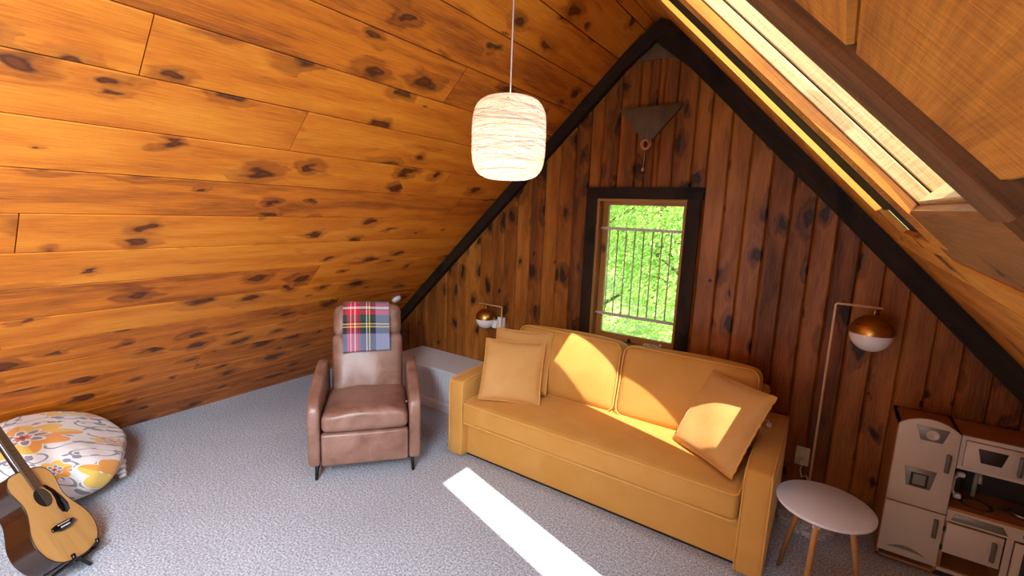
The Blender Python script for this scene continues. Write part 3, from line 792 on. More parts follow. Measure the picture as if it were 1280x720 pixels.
# outlet and plugs
out = thing('wall_outlet', 'ivory wall outlet low on the dark panelling behind the side table', 'outlet', (-0.012, D-0.001, 0.315))
M_ivory = plain('ivory_plastic', 'ddd6c4', 0.4)
m = MB(); m.rbox(0, -0.003, 0, 0.074, 0.007, 0.118, 0.0032, 3); m.done('cover_plate', M_ivory, out)
for z in (-0.026, 0.026):
    m = MB(); m.rbox(0, -0.008, z, 0.034, 0.005, 0.030, 0.002, 3)
    m.done('socket', M_ivory, out)
m = MB(); m.rbox(0.006, -0.028, -0.026, 0.028, 0.034, 0.028, 0.007, 3)
m.tube([(0.006, -0.042, -0.035), (0.0, -0.05, -0.07), (0.012, -0.045, -0.115), (0.035, -0.04, -0.10), (0.05, -0.05, -0.14), (0.055, -0.06, -0.22), (0.05, -0.08, -0.272)], 0.0034, 6)
o = m.done('power_cord', M_white); tag(o, 'white plug and looping cord in the low wall outlet', 'cord', loc=(-0.012, D-0.001, 0.315))

# ------------------------------------------------------------------ side table
tb = thing('side_table', 'small round white side table with three oak legs beside the sofa', 'side table', (0.102, 2.425, 0))
M_lam = plain('white_laminate', 'e6ebf8', 0.4)
m = MB(); m.lathe([(0.0005, 0.458), (0.190, 0.458), (0.193, 0.461), (0.193, 0.470), (0.190, 0.473), (0.0005, 0.473)], 56); m.done('tabletop', M_lam, tb)
for k, a in enumerate((139, 259, 19)):
    a = math.radians(a); d = Vector((math.cos(a), math.sin(a), 0))
    m = MB(); m.tube([d*0.105+Vector((0, 0, 0.457)), d*0.115+Vector((0, 0, 0.42)), d*0.195+Vector((0, 0, 0.0))], [0.013, 0.0135, 0.0085], 12)
    for f in m.bm.faces:
        for l in f.loops: l[m.uv].uv = (l.vert.co.z, math.atan2(l.vert.co.y, l.vert.co.x)*0.03)
    o = m.done('leg', M_legwood, tb)
    m = MB(); m.tube([d*0.104+Vector((0, 0, 0.4575)), d*0.1155+Vector((0, 0, 0.405))], [0.0155, 0.0155], 12); o2 = m.done('leg_socket', M_lam, tb)

# ------------------------------------------------------------------ play kitchen
M_kw = plain('cream_painted_board', 'cfc3b4', 0.55)
M_kb = plain('tan_board', 'a87446', 0.6)
M_kg = plain('grey_play_metal', '8b8a80', 0.45, 0.3)
M_kd = plain('dark_play_board', '2b2320', 0.6)
M_knob = plain('play_handle_grey', '77736a', 0.4, 0.5)
KX, KY = 0.368, 2.95
kit = thing('play_kitchen', 'cream and tan wooden toy kitchen against the gable wall', 'toy kitchen', (KX, KY, 0))
W1 = 0.235; dep = 0.26
m = MB()
for (a, b, c, d, e, f) in ((0, 0.012, 0.0, dep, 0.02, 0.755), (W1-0.012, W1, 0.0, dep, 0.02, 0.755), (0, W1, 0.0, dep, 0.743, 0.755), (0, W1, dep-0.01, dep, 0.02, 0.755), (0, W1, 0.0, dep, 0.02, 0.032)): m.box(a, b, c, d, e, f)
tow = m.done('fridge_body', M_kb, kit)
m = MB(); m.box(0.01, 0.72, 0.03, dep, 0.0, 0.055); m.done('plinth', M_kd, kit)
def door(name, x0, x1, z0, z1, arch=0.0, th=0.014):
    poly = [(x0, z0), (x1, z0), (x1, z1)]
    if arch: poly += [(x1+(x0-x1)*k/14, z1+arch*math.sin(PI*k/14)**0.8) for k in range(1, 14)]
    poly += [(x0, z1)]
    m = MB(); m.prism(poly, -th, -0.0005, 'y', 0.003, 2); return m.done(name, M_kw, kit)
def handle(par, x, z0, z1):
    m = MB(); m.rbox(x, -0.032, (z0+z1)/2, 0.018, 0.012, z1-z0, 0.006, 3)
    for z in (z0+0.012, z1-0.012): m.rbox(x, -0.021, z, 0.012, 0.016, 0.012, 0.003, 2)
    m.done('handle', M_knob, par)
d1 = door('fridge_door', 0.002, W1-0.002, 0.345, 0.755, 0.048); handle(d1, 0.200, 0.56, 0.655)
d2 = door('freezer_door', 0.002, W1-0.002, 0.06, 0.339); handle(d2, 0.200, 0.215, 0.315)
# oval badge panel
m = MB(); m.prism([(0.07, 0.772), (0.175, 0.772), (0.192, 0.735), (0.175, 0.692), (0.082, 0.692), (0.065, 0.735)] if False else [(0.066, 0.765), (0.190, 0.765), (0.172, 0.695), (0.090, 0.695)], -0.0175, -0.014, 'y', 0.001, 1); m.done('dial_panel', M_kg, d1)
m = MB(); m.lathe([(0.0005, 0.0), (0.024, 0.0), (0.026, -0.004), (0.020, -0.006), (0.018, -0.003), (0.0005, -0.003)], 24); o = m.done('dial_ring', M_kw, d1); o.rotation_euler = (-PI/2, 0, 0); o.location = (0.131, -0.0235, 0.731)
for k in range(2):
    m = MB(); m.rbox(0.131+(0 if k else 0), -0.0225, 0.731, 0.005 if k else 0.024, 0.004, 0.024 if k else 0.005, 0.001, 1); m.done('dial_hand', M_kw, d1)
m = MB(); m.prism([(0.050, 0.545), (0.172, 0.545), (0.158, 0.445), (0.066, 0.445)], -0.0175, -0.014, 'y', 0.001, 1); m.done('dispenser_panel', M_kg, d1)
m = MB(); m.box(0.078, 0.145, -0.0195, -0.0170, 0.452, 0.52); m.done('dispenser_recess', M_kd, d1)
m = MB(); m.box(0.088, 0.135, -0.0215, -0.019, 0.462, 0.515); m.done('dispenser_screen', M_kg, d1)
m = MB(); m.prism([(0.035+0.15*k/10, 0.092+0.026*math.sin(PI*k/10)) for k in range(11)]+[(0.185-0.15*k/10, 0.092+0.006*math.sin(PI*k/10)) for k in range(1, 10)], -0.0165, -0.0142, 'y'); m.done('toe_vent', M_kg, d2)
# right unit
X0, X1 = W1+0.002, 0.72
m = MB(); m.box(X0, X1, 0.01, dep, 0.372, 0.386); m.box(X0, X1, 0.0, 0.012, 0.372, 0.386); m.done('countertop', M_kb, kit)
m = MB(); m.box(X0, X1, dep-0.01, dep, 0.386, 0.75); m.done('backsplash', M_kd, kit)
m = MB(); m.box(X0, X1, 0.012, dep, 0.735, 0.752); m.box(X0, X1, 0.012, dep, 0.592, 0.602); m.box(X1-0.012, X1, 0.012, dep, 0.386, 0.752)
m.done('shelf_body', M_kb, kit)
m = MB()
for (a, b, c, d) in ((X0, X1, 0.738, 0.756), (X0, X1, 0.588, 0.604), (X0, X0+0.016, 0.604, 0.738), (X0+0.225, X0+0.255, 0.604, 0.738), (X1-0.02, X1, 0.604, 0.738)): m.box(a, b, 0.0, 0.014, c, d)
m.done('shelf_frame', M_kw, kit)
m = MB(); m.prism([(X0+0.017, 0.606), (X0+0.222, 0.606), (X0+0.222, 0.736), (X0+0.017, 0.736)], -0.010, 0.0, 'y', 0.002, 1); mw = m.done('microwave_door', M_kw, kit)
m = MB(); m.prism([(X0+0.060, 0.712), (X0+0.160, 0.712), (X0+0.145, 0.645), (X0+0.075, 0.645)], -0.0125, -0.0102, 'y', 0.001, 1); m.done('microwave_window', M_kd, mw)
handle(mw, X0+0.200, 0.625, 0.722)
m = MB(); m.box(X0, X1, 0.0, 0.014, 0.312, 0.372); fa = m.done('control_fascia', M_kw, kit)
m = MB(); m.prism([(X0+0.03, 0.358), (X0+0.195, 0.358), (X0+0.215, 0.322), (X0+0.018, 0.322)], -0.003, 0.0, 'y', 0.001, 1); m.done('fascia_grille', M_kg, fa)
for kx in (0.285, 0.37, 0.44):
    m = MB(); m.lathe([(0.0005, 0.022), (0.014, 0.022), (0.018, 0.006), (0.024, 0.004), (0.024, 0.0), (0.0005, 0)], 20); o = m.done('knob', M_knob, fa); o.rotation_euler = (PI/2, 0, 0); o.location = (X0+kx, -0.0002, 0.342)
m = MB()
for (a, b) in ((X0, X0+0.012), (X0+0.215, X0+0.235), (X1-0.012, X1)): m.box(a, b, 0.0, dep, 0.055, 0.312)
m.box(X0, X1, 0.0, dep, 0.043, 0.056); m.box(X0, X0+0.235, 0.0, dep, 0.150, 0.158); m.done('lower_body', M_kb, kit)
m = MB(); m.box(X0, X0+0.235, -0.001, 0.013, 0.043, 0.060); m.box(X0+0.213, X0+0.237, -0.002, 0.0, 0.043, 0.312); m.done('lower_frame', M_kw, kit)
m = MB(); m.prism([(X0+0.004, 0.152), (X0+0.205, 0.152), (X0+0.205, 0.308), (X0+0.004, 0.308)], -0.014, -0.0005, 'y', 0.003, 2); cd = m.done('cupboard_door', M_kw, kit); handle(cd, X0+0.172, 0.185, 0.285)
for z in (0.175, 0.275):
    m = MB(); m.rbox(X0-0.001, -0.016, z, 0.01, 0.008, 0.026, 0.002, 2); m.done('hinge', M_kd, cd)
m = MB(); m.prism([(X0+0.24, 0.062), (X1-0.004, 0.062), (X1-0.004, 0.306), (X0+0.24, 0.306)], -0.014, -0.0005, 'y', 0.003, 2); od = m.done('oven_door', M_kw, kit)
m = MB(); m.prism([(X0+0.27, 0.10), (X1-0.035, 0.10), (X1-0.035, 0.27), (X0+0.27, 0.27)], -0.0175, -0.0142, 'y', 0.002, 1); m.done('oven_window', M_kd, od)
# sink, faucet, toy phone
m = MB(); m.lathe([(0.062, 0.3875), (0.060, 0.390), (0.052, 0.390), (0.045, 0.382), (0.035, 0.375), (0.0005, 0.374)], 28, X0+0.115, 0.105)
m.bm.verts.ensure_lookup_table(); m.done('sink', plain('play_sink_metal', '6f665c', 0.3, 0.8), kit)
m = MB(); m.tube([(X0+0.12, 0.20, 0.386), (X0+0.12, 0.20, 0.49), (X0+0.12, 0.19, 0.520), (X0+0.12, 0.165, 0.530), (X0+0.12, 0.140, 0.520), (X0+0.12, 0.132, 0.485)], 0.009, 10); m.done('faucet', plain('play_faucet', 'c9c4b0', 0.35, 0.3), kit)
ph = thing('toy_phone', 'pale toy telephone handset on the back of the toy kitchen beside the sink', 'toy phone', (KX+X0+0.030, KY+0.10, 0.387), 0)
m = MB(); m.tube([(0.004, 0, 0.025), (-0.010, -0.002, 0.05), (-0.010, -0.002, 0.11), (0.004, 0, 0.135)], [0.010, 0.008, 0.008, 0.010], 8); m.rbox(0.012, 0, 0.023, 0.032, 0.03, 0.026, 0.01, 3); m.rbox(0.012, 0, 0.137, 0.032, 0.03, 0.026, 0.01, 3)
m.done('handset', M_white, ph)
m = MB(); m.rbox(0.0, 0.03, 0.07, 0.045, 0.03, 0.14, 0.008, 3); m.done('cradle', M_kd, ph)
fau = thing('toy_pan', 'dark toy pan on the tan worktop right of the sink', 'toy pan', (KX+X0+0.275, KY+0.11, 0.3865), 0)
m = MB(); m.lathe([(0.0005, 0.002), (0.040, 0.002), (0.048, 0.022), (0.050, 0.022), (0.043, 0.0), (0.0005, 0.0)], 24); m.done('pan', plain('toy_pan_steel', '8d8880', 0.3, 0.8), fau)
m = MB(); m.tube([(-0.045, -0.005, 0.018), (-0.11, -0.035, 0.026)], [0.006, 0.007], 8); m.done('handle', M_kd, fau)

# ------------------------------------------------------------------ pendant lamp
PX, PY, PZ = -1.20, 1.690, 2.027
pen = thing('pendant_lamp', 'white wound-string pendant shade hanging on a thin cord from the board ceiling', 'pendant lamp', (PX, PY, PZ))
RR, HH = 0.157, 0.171
def sprof(a):      # a -pi/2..pi/2 superellipse
    ca, sa = math.cos(a), math.sin(a)
    q = 0.52
    return RR*abs(ca)**q*(1 if ca >= 0 else -1)*(1+0.03*sa*0), HH*abs(sa)**q*(1 if sa >= 0 else -1)
t = NT('wound_white_string'); oc = t.n('ShaderNodeTexCoord').outputs['Object']
n1 = t.noise(t.mapping(oc, (40, 40, 150), rot=(0.12, 0.08, 0)), 1.0, 3.0, 0.6); n2 = t.noise(t.mapping(oc, (60, 60, 190), rot=(-0.35, 0.3, 0)), 1.0, 2.0, 0.6)
g = t.math('MULTIPLY', n1, n2)
pr = t.n('ShaderNodeBsdfPrincipled', {'Base Color': t.mix(t.mapr(g, 0.15, 0.30), lin('c9ad92'), lin('f6ebdf')), 'Roughness': 0.9, 'Normal': t.bump(g, 0.8, 0.01)})
tl = t.n('ShaderNodeBsdfTranslucent', {'Color': lin('f8ecdf')})
mx = t.n('ShaderNodeMixShader', {0: 0.25, 1: pr.outputs[0], 2: tl.outputs[0]})
tp = t.n('ShaderNodeBsdfTransparent'); mx2 = t.n('ShaderNodeMixShader', {0: t.mapr(g, 0.165, 0.145, 0.0, 0.8), 1: mx.outputs[0], 2: tp.outputs[0]})
t.t.links.new(mx2.outputs[0], t.out.inputs[0]); M_shade = t.m
m = MB(); prof = [sprof(-PI/2*0.985+PI*0.985*k/36) for k in range(37)]
m.lathe([(max(0.012, r), z) for r, z in prof], 48); shade = m.done('lamp_shade', M_shade, pen)
t = NT('shade_thread'); pr = t.n('ShaderNodeBsdfPrincipled', {'Base Color': lin('f2e6d8'), 'Roughness': 0.9}); tl = t.n('ShaderNodeBsdfTranslucent', {'Color': lin('f8ecdf')})
mx = t.n('ShaderNodeMixShader', {0: 0.4, 1: pr.outputs[0], 2: tl.outputs[0]}); t.t.links.new(mx.outputs[0], t.out.inputs[0]); M_thread = t.m
m = MB(); random.seed(5)
for k in range(75):
    zc = random.uniform(-0.93, 0.93)*HH*0.97; tx, ty = random.gauss(0, 0.16), random.gauss(0, 0.16)
    pts = []
    for i in range(40):
        a = 2*PI*i/40
        z = max(-HH*0.97, min(HH*0.97, zc+RR*(tx*math.cos(a)+ty*math.sin(a))))
        sa = (abs(z)/HH)**(1/0.52); ca = math.sqrt(max(0, 1-sa*sa)); r = RR*ca**0.52+0.0008
        pts.append((r*math.cos(a), r*math.sin(a), z))
    m.tube(pts, 0.0009, 3, closed=True)
o = m.done('thread_winding', M_thread, shade); o['kind'] = 'stuff'
zr = min(ZT, ZL(PX), ZR(PX, PY))-PZ
m = MB(); m.tube([(0, 0, 0.03), (0, 0, zr)], 0.0028, 8); m.done('cord', M_white, pen)
m = MB(); m.lathe([(0.0005, zr-0.002), (0.045, zr-0.002), (0.045, zr-0.012), (0.03, zr-0.025), (0.0005, zr-0.027)], 24); m.done('ceiling_canopy', M_white, pen)
m = MB(); m.tube([(0, 0, 0.085), (0, 0, 0.03)], 0.017, 12); m.done('bulb_socket', M_white, pen)
t = NT('glowing_bulb'); e = t.n('ShaderNodeEmission', {'Color': (1.0, 0.86, 0.7, 1), 'Strength': 14.0}); t.t.links.new(e.outputs[0], t.out.inputs[0])
m = MB(); m.lathe([(0.0005, -0.034), (0.014, -0.030), (0.023, -0.018), (0.026, -0.002), (0.022, 0.014), (0.014, 0.026), (0.012, 0.032)], 20); m.done('bulb', t.m, pen)
pl = bpy.data.lights.new('pendant_glow', 'POINT'); pl.energy = 3.6; pl.color = (1.0, 0.80, 0.64); pl.shadow_soft_size = 0.05
po = bpy.data.objects.new('pendant_glow', pl); C.objects.link(po); po.location = (PX, PY, PZ-0.05)

# ------------------------------------------------------------------ floral floor cushion
t = NT('floral_print'); oc = t.n('ShaderNodeTexCoord').outputs['UV']
sp = t.n('ShaderNodeSeparateXYZ', {0: oc}); X, Y = sp.outputs[0], sp.outputs[1]
cream = lin('e6e0dc'); grey = lin('8d8a94'); yel = lin('e8c05a'); org = lin('e69c45'); red = lin('cf6a50'); dk = lin('56525c')
base = cream
# scrolling vines
wv = t.n('ShaderNodeTexNoise', {'Vector': oc, 'Scale': 13.0, 'Detail': 0.0}).outputs[0]
wv2 = t.n('ShaderNodeTexNoise', {'Vector': t.mapping(oc, (1, 1, 1), (5, 3, 0)), 'Scale': 15.0, 'Detail': 0.0}).outputs[0]
line = t.math('LESS_THAN', t.math('ABSOLUTE', t.math('SUBTRACT', wv, 0.5)), 0.022)
lv = t.n('ShaderNodeTexVoronoi', {'Vector': oc, 'Scale': 26.0}, voronoi_dimensions='2D')
leaf = t.math('MULTIPLY', t.math('LESS_THAN', lv.outputs['Distance'], 0.30), t.math('LESS_THAN', t.math('ABSOLUTE', t.math('SUBTRACT', wv, 0.5)), 0.12))
leaf = t.math('MULTIPLY', leaf, t.math('GREATER_THAN', wv2, 0.42))
base = t.mix(t.math('MAXIMUM', line, leaf), base, grey)
def flower(base, cx, cy, Rf, npet=8, rot=0.0, inner=org, outer=yel):
    dx = t.math('SUBTRACT', X, cx); dy = t.math('SUBTRACT', Y, cy)
    r = t.math('SQRT', t.math('ADD', t.math('MULTIPLY', dx, dx), t.math('MULTIPLY', dy, dy)))
    a = t.math('ADD', t.math('ARCTAN2', dy, dx), rot)
    cs = t.math('ABSOLUTE', t.math('COSINE', t.math('MULTIPLY', a, npet/2)))
    lim = t.math('MULTIPLY_ADD', cs, 0.30*Rf, 0.70*Rf)
    alt = t.math('GREATER_THAN', t.math('COSINE', t.math('MULTIPLY', a, npet/4)), 0.0)
    base = t.mix(t.math('LESS_THAN', r, t.math('MULTIPLY', lim, 1.07)), base, cream)
    base = t.mix(t.math('LESS_THAN', r, lim), base, t.mix(alt, outer, inner))
    lim2 = t.math('MULTIPLY_ADD', cs, 0.26*Rf, 0.30*Rf)
    base = t.mix(t.math('LESS_THAN', r, lim2), base, cream)
    lim3 = t.math('MULTIPLY_ADD', cs, 0.30*Rf, 0.18*Rf)
    base = t.mix(t.math('MULTIPLY', t.math('LESS_THAN', r, lim3), t.math('GREATER_THAN', cs, 0.45)), base, grey)
    base = t.mix(t.math('LESS_THAN', r, 0.24*Rf), base, cream)
    base = t.mix(t.math('LESS_THAN', r, t.math('MULTIPLY_ADD', cs, 0.10*Rf, 0.11*Rf)), base, red)
    base = t.mix(t.math('LESS_THAN', r, 0.07*Rf), base, dk)
    return base
FLW = [(0.03, 0.0, 0.14), (0.37, -0.22, 0.115), (0.30, 0.20, 0.10), (-0.36, 0.10, 0.12), (0.60, 0.10, 0.08), (0.20, -0.20, 0.05), (-0.05, 0.32, 0.11), (-0.20, -0.30, 0.11), (0.22, 0.05, 0.04), (-0.45, -0.25, 0.10), (0.55, -0.36, 0.10), (-0.42, 0.40, 0.11)]
for (a, b, r) in FLW: base = flower(base, a, b, r, 8 if r > 0.1 else 6, a*3)
fb = t.noise(oc, 6.0, 3.0, 0.5, 0.3)
t.bsdf(Base_Color=base, Roughness=0.85, Sheen_Weight=0.2, Normal=t.bump(fb, 0.5, 0.03)); M_floral = t.m
BX, BY, BR = -3.68, 0.44, -0.32
bag = thing('floor_cushion', 'big floral cream bean bag with yellow flowers slumped against the left slope', 'bean bag', (BX, BY, 0.0), BR)
m = MB(); NU, NV = 64, 30; rows = []
VA = Vector((0.42, 0.88, 0.2)).normalized(); VB = Vector((-0.62, 0.30, 0.72)); VB = (VB-VA*VB.dot(VA)).normalized()
for i in range(NV+1):
    ph = -PI/2+PI*i/NV
    row = []
    for j in range(NU):
        a = 2*PI*j/NU
        ca, sa, cp, sp_ = math.cos(a), math.sin(a), math.cos(ph), math.sin(ph)
        q = 0.55
        x = abs(ca)**q*(1 if ca > 0 else -1)*cp**0.62*0.42
        y = abs(sa)**q*(1 if sa > 0 else -1)*cp**0.62*0.49
        zz = abs(sp_)**0.8*(1 if sp_ > 0 else -1)
        z = 0.225+zz*0.225
        z *= 1-0.55*max(0, y/0.49)**2.2*(0.4+0.6*max(0, zz))
        fold = 0.010*math.sin(5*a+4*ph)+0.008*math.sin(11*a-3*z*10)*cp
        k = 1+fold
        # keep under the slope
        px_ = x*k; lim = (0.958*(BX+px_*math.cos(BR)-y*k*math.sin(BR))+4.086)-0.03
        z = max(0.0, z)
        if z > lim: z = max(0.0, lim)
        row.append(Vector((px_, y*k, z)))
    rows.append(row)
flat = rows
m.grid(rows, closed_u=True)
for f in m.bm.faces:
    for l in f.loops:
        q = l.vert.co-Vector((0.12, 0.13, 0.33)); l[m.uv].uv = (q.dot(VA), q.dot(VB))
m.done('cushion_body', M_floral, bag, weld=True)
m = MB()
ex = Vector((0.09, 0.43, 0.075))
for k in range(9):   # gathered corner tuft
    a = 2*PI*k/9
    m.tube([ex, ex+Vector((0.02*math.cos(a), 0.04, 0.03*math.sin(a))), ex+Vector((0.045*math.cos(a), 0.055, 0.05*math.sin(a))), ex+Vector((0.05*math.cos(a), 0.03, 0.056*math.sin(a)))], [0.014, 0.016, 0.014, 0.006], 7)
o = m.done('gathered_tuft', M_floral, bag)
m = MB(); m.tube([(0.30-0.02, -0.1, 0.405), (0.0, 0.05, 0.452), (-0.16, 0.30, 0.41), (-0.2, 0.42, 0.33)], 0.004, 6); 
m.bm.free()

# ------------------------------------------------------------------ guitar on a stand
M_chrome = plain('polished_pale_metal', 'c4c9d6', 0.16, 0.9)
M_bronze = plain('bronze_string', '8a6a48', 0.5, 0.3)
gx = Vector((-0.724, 0.631, -0.278)); gz = Vector((-0.528, -0.247, 0.813)); gz = (gz-gx*gz.dot(gx)).normalized()
gx.normalize(); back = gz.cross(gx)
E0 = Vector((-2.704, 0.505, 0.075)); S_ = 0.96
Mg = Matrix(((gx.x*S_, back.x*S_, gz.x*S_, E0.x), (gx.y*S_, back.y*S_, gz.y*S_, E0.y), (gx.z*S_, back.z*S_, gz.z*S_, E0.z), (0, 0, 0, 1)))
gt = thing('acoustic_guitar', 'natural spruce acoustic guitar with black pickguard leaning at the left edge', 'guitar', (0, 0, 0))
gt.matrix_world = Mg
M_spruce = wood('spruce_top', 'e6b878', 'd8a560', 'bd8846', '8a5a20', 0.0, 0.0, 0.30, 0.03, var=0.0)
M_side = wood('dark_gloss_mahogany', '3c2012', '2c160b', '1a0b05', '1a0b05', 0.0, 0.0, 0.14, 0.03, var=0.0, spec=0.9)
M_fret = wood('rosewood_fretboard', '6a4c36', '523a28', '22160e', '150c07', 0.0, 0.0, 0.5, 0.1, var=0.0)
M_gblk = plain('gloss_black_plastic', '0c0b0b', 0.12)
# half outline: (z, half width)
import bisect
ctl = [(0.0, 0.0), (0.003, 0.05), (0.02, 0.125), (0.06, 0.175), (0.11, 0.197), (0.15, 0.200), (0.20, 0.187), (0.25, 0.158), (0.295, 0.136), (0.33, 0.130), (0.37, 0.136), (0.41, 0.145), (0.445, 0.140), (0.475, 0.115), (0.488, 0.08), (0.493, 0.03)]
def smooth(c, n=5):
    out_ = []
    for i in range(len(c)-1):
        p0 = c[max(0, i-1)]; p1 = c[i]; p2 = c[i+1]; p3 = c[min(len(c)-1, i+2)]
        for k in range(n):
            u = k/n
            out_.append(tuple(0.5*((2*p1[d])+(-p0[d]+p2[d])*u+(2*p0[d]-5*p1[d]+4*p2[d]-p3[d])*u*u+(-p0[d]+3*p1[d]-3*p2[d]+p3[d])*u**3) for d in (0, 1)))
    out_.append(c[-1]); return out_
half = [(z, max(0.0, w_)) for z, w_ in smooth(ctl, 4)]
outl = [(w_, z) for z, w_ in half]+[(-w_, z) for z, w_ in half[::-1] if w_ > 0]
outl = [q for i, q in enumerate(outl) if i == 0 or math.hypot(q[0]-outl[i-1][0], q[1]-outl[i-1][1]) > 1e-4]
m = MB()   # sides + back
n = len(outl)
r0 = [(x, 0.002, z) for x, z in outl]; r1 = [(x, 0.10, z) for x, z in outl]
m.grid([r0, r1], closed_u=True, smooth=False, uvf=lambda a, b: (b*0.02, a*0.1)); m.face([(x, 0.10, z) for x, z in outl]); m.done('guitar_body', M_side, gt)
m = MB()
vs = [m.bm.verts.new((x, 0.0, z)) for x, z in outl]; f = m.bm.faces.new(vs)
for l in f.loops: l[m.uv].uv = (l.vert.co.z, l.vert.co.x)
top = m.done('soundboard', M_spruce, gt)
m = MB(); m.tube([(x*1.0, 0.001, z) for x, z in outl], 0.003, 6, closed=True); m.done('binding', plain('dark_binding', '2a1810', 0.4), top)
def ydisc(name, cx, cz, r, y, mat, par, sx=1.0, n=32):
    m = MB(); m.prism([(cx+r*math.cos(2*PI*k/n)*sx, cz+r*math.sin(2*PI*k/n)) for k in range(n)], y, 0.0, 'y'); return m.done(name, mat, par)
pg = [(0.030, 0.398), (0.062, 0.388), (0.088, 0.352), (0.108, 0.305), (0.116, 0.262), (0.104, 0.230), (0.076, 0.218), (0.048, 0.232), (0.042, 0.262), (0.058, 0.300), (0.062, 0.345)]
m = MB(); m.prism(pg, -0.0015, 0.0, 'y', 0.0006, 1); m.done('pickguard', M_gblk, gt)
m = MB(); m.lathe([(0.050, -0.0008), (0.066, -0.0008)], 40); o = m.done('rosette', plain('rosette_ring', 'b98c4a', 0.4), gt); o.rotation_euler = (PI/2, 0, 0); o.location = (0, -0.0004, 0.335)
ydisc('sound_hole', 0, 0.335, 0.050, -0.0012, plain('sound_hole_dark', '120b07', 0.9), gt)
m = MB(); m.prism([(-0.082, 0.163), (-0.075, 0.182), (-0.03, 0.188), (0.03, 0.188), (0.075, 0.182), (0.082, 0.163), (0.06, 0.158), (0.03, 0.148), (-0.03, 0.148), (-0.06, 0.158)], -0.009, 0.0, 'y', 0.002, 1); br = m.done('bridge', M_gblk, gt)
m = MB(); m.box(-0.04, 0.04, -0.012, -0.008, 0.177, 0.181); m.done('saddle', M_white, br)
for k in range(6):
    x = -0.027+k*0.0108; m = MB(); m.tube([(x, -0.0125, 0.165), (x, -0.008, 0.165)], 0.003, 8); m.done('bridge_pin', M_white, br)
m = MB(); m.prism([(-0.028, 0.385), (0.028, 0.385), (0.022, 0.85), (-0.022, 0.85)], -0.010, -0.002, 'y'); fbd = m.done('fretboard', M_fret, gt)
for k in range(1, 20):
    z = 0.85-0.645*(1-2**(-k/12.0)); wd = 0.022+0.006*(0.85-z)/0.465
    m = MB(); m.box(-wd, wd, -0.0112, -0.0098, z-0.001, z+0.001); m.done('fret', M_chrome, fbd)
m = MB(); m.prism([(-0.027, 0.47), (0.027, 0.47), (0.021, 0.86), (-0.021, 0.86)], -0.002, 0.020, 'y', 0.006, 3); m.done('neck', M_side, gt)
m = MB(); m.prism([(-0.021, 0.855), (0.021, 0.855), (0.036, 0.90), (0.033, 1.03), (-0.033, 1.03), (-0.036, 0.90)], 0.0, 0.016, 'y', 0.002, 1); hd = m.done('headstock', M_gblk, gt)
for s_ in (-1, 1):
    for k in range(3):
        z = 0.915+0.04*k; m = MB(); m.tube([(s_*0.034, 0.008, z), (s_*0.052, 0.008, z)], 0.003, 8); m.rbox(s_*0.058, 0.008, z, 0.014, 0.008, 0.018, 0.003, 2); m.done('tuning_peg', M_chrome, hd)
for k in range(6):
    x0_, x1_ = -0.027+k*0.0108, -0.018+k*0.0072
    m = MB(); m.tube([(x0_, -0.0125, 0.168), (x0_*0.99, -0.0135, 0.179), (x1_, -0.0125, 0.856)], 0.00045, 4); m.done('string', M_bronze, gt)
# stand in world coordinates
def G_(x, y, z): return Mg @ Vector((x, y, z))
std = thing('guitar_stand', 'black metal guitar stand with curved padded hooks under the guitar', 'guitar stand', (0, 0, 0))
bpt = G_(0, 0.16, 0.06); hub = Vector((bpt.x, bpt.y, 0.20))
for s_ in (-1, 1):
    m = MB(); m.tube([hub, G_(s_*0.085, 0.125, 0.02 if s_ > 0 else 0.02), G_(s_*0.090, 0.11, -0.012), G_(s_*0.092, 0.05, -0.005 if True else 0), G_(s_*0.092, -0.005, -0.004), G_(s_*0.092, -0.022, 0.008), G_(s_*0.092, -0.026, 0.030)], 0.0085, 8)
    m.done('cradle_arm', M_gblk, std)
m = MB(); m.tube([hub, G_(0, 0.16, 0.45), G_(0, 0.13, 0.70), G_(0, 0.06, 0.75)], 0.009, 8); m.done('upright', M_gblk, std)
for dx, dy in ((-0.12, 0.05), (0.10, 0.13), (0.02, -0.02)):
    m = MB(); m.tube([hub, (hub.x+dx, hub.y+dy+0.02, 0.008)], 0.008, 8); m.done('leg', M_gblk, std)

# ------------------------------------------------------------------ outdoors beyond the gable window
t = NT('spring_grass'); oc = t.n('ShaderNodeTexCoord').outputs['Object']
v = t.noise(oc, 3.0, 5.0, 0.65); t.bsdf(Base_Color=t.ramp(v, [(0.3, lin('9ab45a')), (0.7, lin('d8e48c'))]), Roughness=0.9, Normal=t.bump(v, 0.6, 0.1))
m = MB(); rows = []
for i in range(25):
    y = D+1.0+i*1.6
    rows.append([(x*2.0-30, y, -2.6+max(0, (y-9))*0.17+0.15*math.sin(x*0.9+y*0.5)) for x in range(26)])
m.grid(rows); struct(m.done('ground', t.m))
def leafmat(name, a, b):
    t = NT(name); oi = t.n('ShaderNodeAttribute', attribute_name='rnd').outputs['Fac']
    c = t.mix(oi, lin(a), lin(b))
    pr = t.n('ShaderNodeBsdfPrincipled', {'Base Color': c, 'Roughness': 0.5}); tl = t.n('ShaderNodeBsdfTranslucent', {'Color': c})
    mx = t.n('ShaderNodeMixShader', {0: 0.5, 1: pr.outputs[0], 2: tl.outputs[0]}); t.t.links.new(mx.outputs[0], t.out.inputs[0]); return t.m
LM = [leafmat('maple_leaves', '86b84c', 'c8e888'), leafmat('beech_leaves', '5e9438', 'a6d070'), leafmat('young_leaves', '90bc50', 'd8f09c')]
M_bark = plain('grey_bark', '5a4a3a', 0.9)
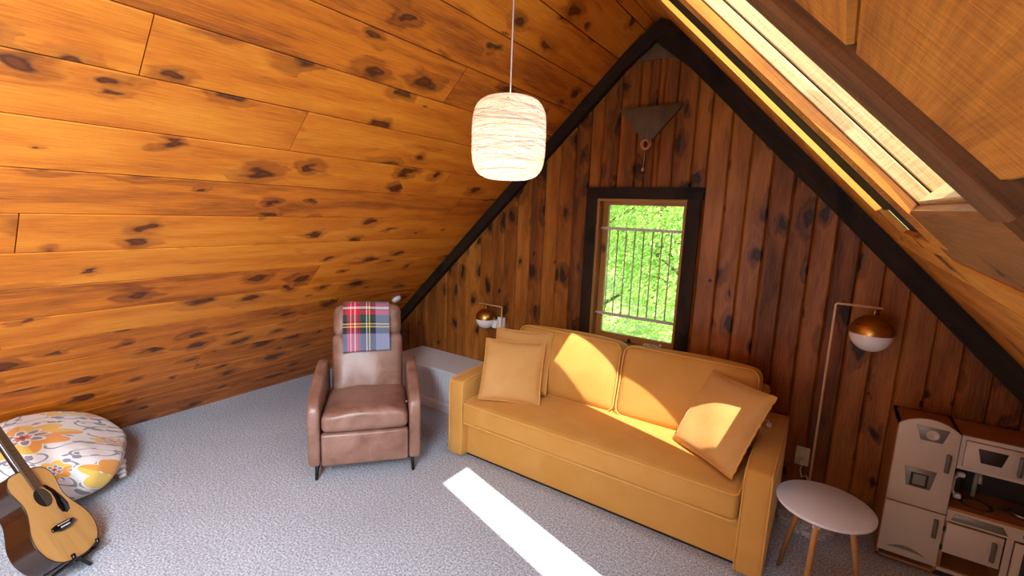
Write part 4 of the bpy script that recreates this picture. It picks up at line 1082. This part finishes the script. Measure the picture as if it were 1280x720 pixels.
def tree(label, x, y, zg, h, r, mat, seed, nleaf=8500):
    rd = random.Random(seed); root = thing('broadleaf_tree', label, 'tree', (x, y, zg), 0, 'trees beyond the window')
    m = MB(); m.tube([(0, 0, -0.2), (0.05, 0, h*0.3), (0, 0.05, h*0.6), (0.1, 0, h*0.9)], [0.16, 0.12, 0.08, 0.02], 8)
    for k in range(7):
        a = rd.uniform(0, 2*PI); z = h*rd.uniform(0.25, 0.7); m.tube([(0.03, 0.02, z), (r*0.5*math.cos(a), r*0.5*math.sin(a), z+0.5), (r*0.8*math.cos(a), r*0.8*math.sin(a), z+0.8)], [0.05, 0.03, 0.01], 6)
    m.done('trunk', M_bark, root)
    m = MB()
    cl = [(rd.gauss(0, r*0.5), rd.gauss(0, r*0.5), h*rd.uniform(0.22, 1.0)) for _ in range(46)]
    for k in range(nleaf):
        c = rd.choice(cl); d = Vector((rd.gauss(0, 1), rd.gauss(0, 1), rd.gauss(0, 0.6))); d = d.normalized()*rd.uniform(0.5, 1.0)*0.75
        p = Vector(c)+d; q = Vector((rd.gauss(0, 1), rd.gauss(0, 1), rd.gauss(0, 1)-0.2)).normalized(); a = q.orthogonal().normalized(); b = q.cross(a); s = rd.uniform(0.04, 0.08)
        a, b = a*s, b*s*0.65
        m.face([p-a, p-b*0.8-a*0.1, p+a, p+b*0.8-a*0.1], None, rd.random())
    o = m.done('foliage', mat, root, recalc=False)
for args in [('leafy bright green tree filling the left half of the window view', -5.2, 11.5, -2.3, 5.8, 1.7, LM[0], 1),
             ('leafy green tree seen in the right half of the window', -3.0, 12.5, -2.1, 5.6, 1.6, LM[2], 2),
             ('darker green tree between the two nearest trees outside the window', -5.0, 16.0, -1.5, 7.0, 2.2, LM[1], 3),
             ('rounded tree at the far left of the window view', -8.2, 17.0, -1.3, 7.0, 2.3, LM[0], 4),
             ('far pale green tree on the right of the window view', -3.4, 20.0, -0.8, 7.5, 2.4, LM[2], 5),
             ('furthest tree closing the window view on the left', -7.0, 23.0, -0.3, 8.0, 2.9, LM[1], 6),
             ('furthest tree closing the window view on the right', -2.2, 25.0, 0.0, 8.5, 3.0, LM[0], 7)]:
    tree(*args)
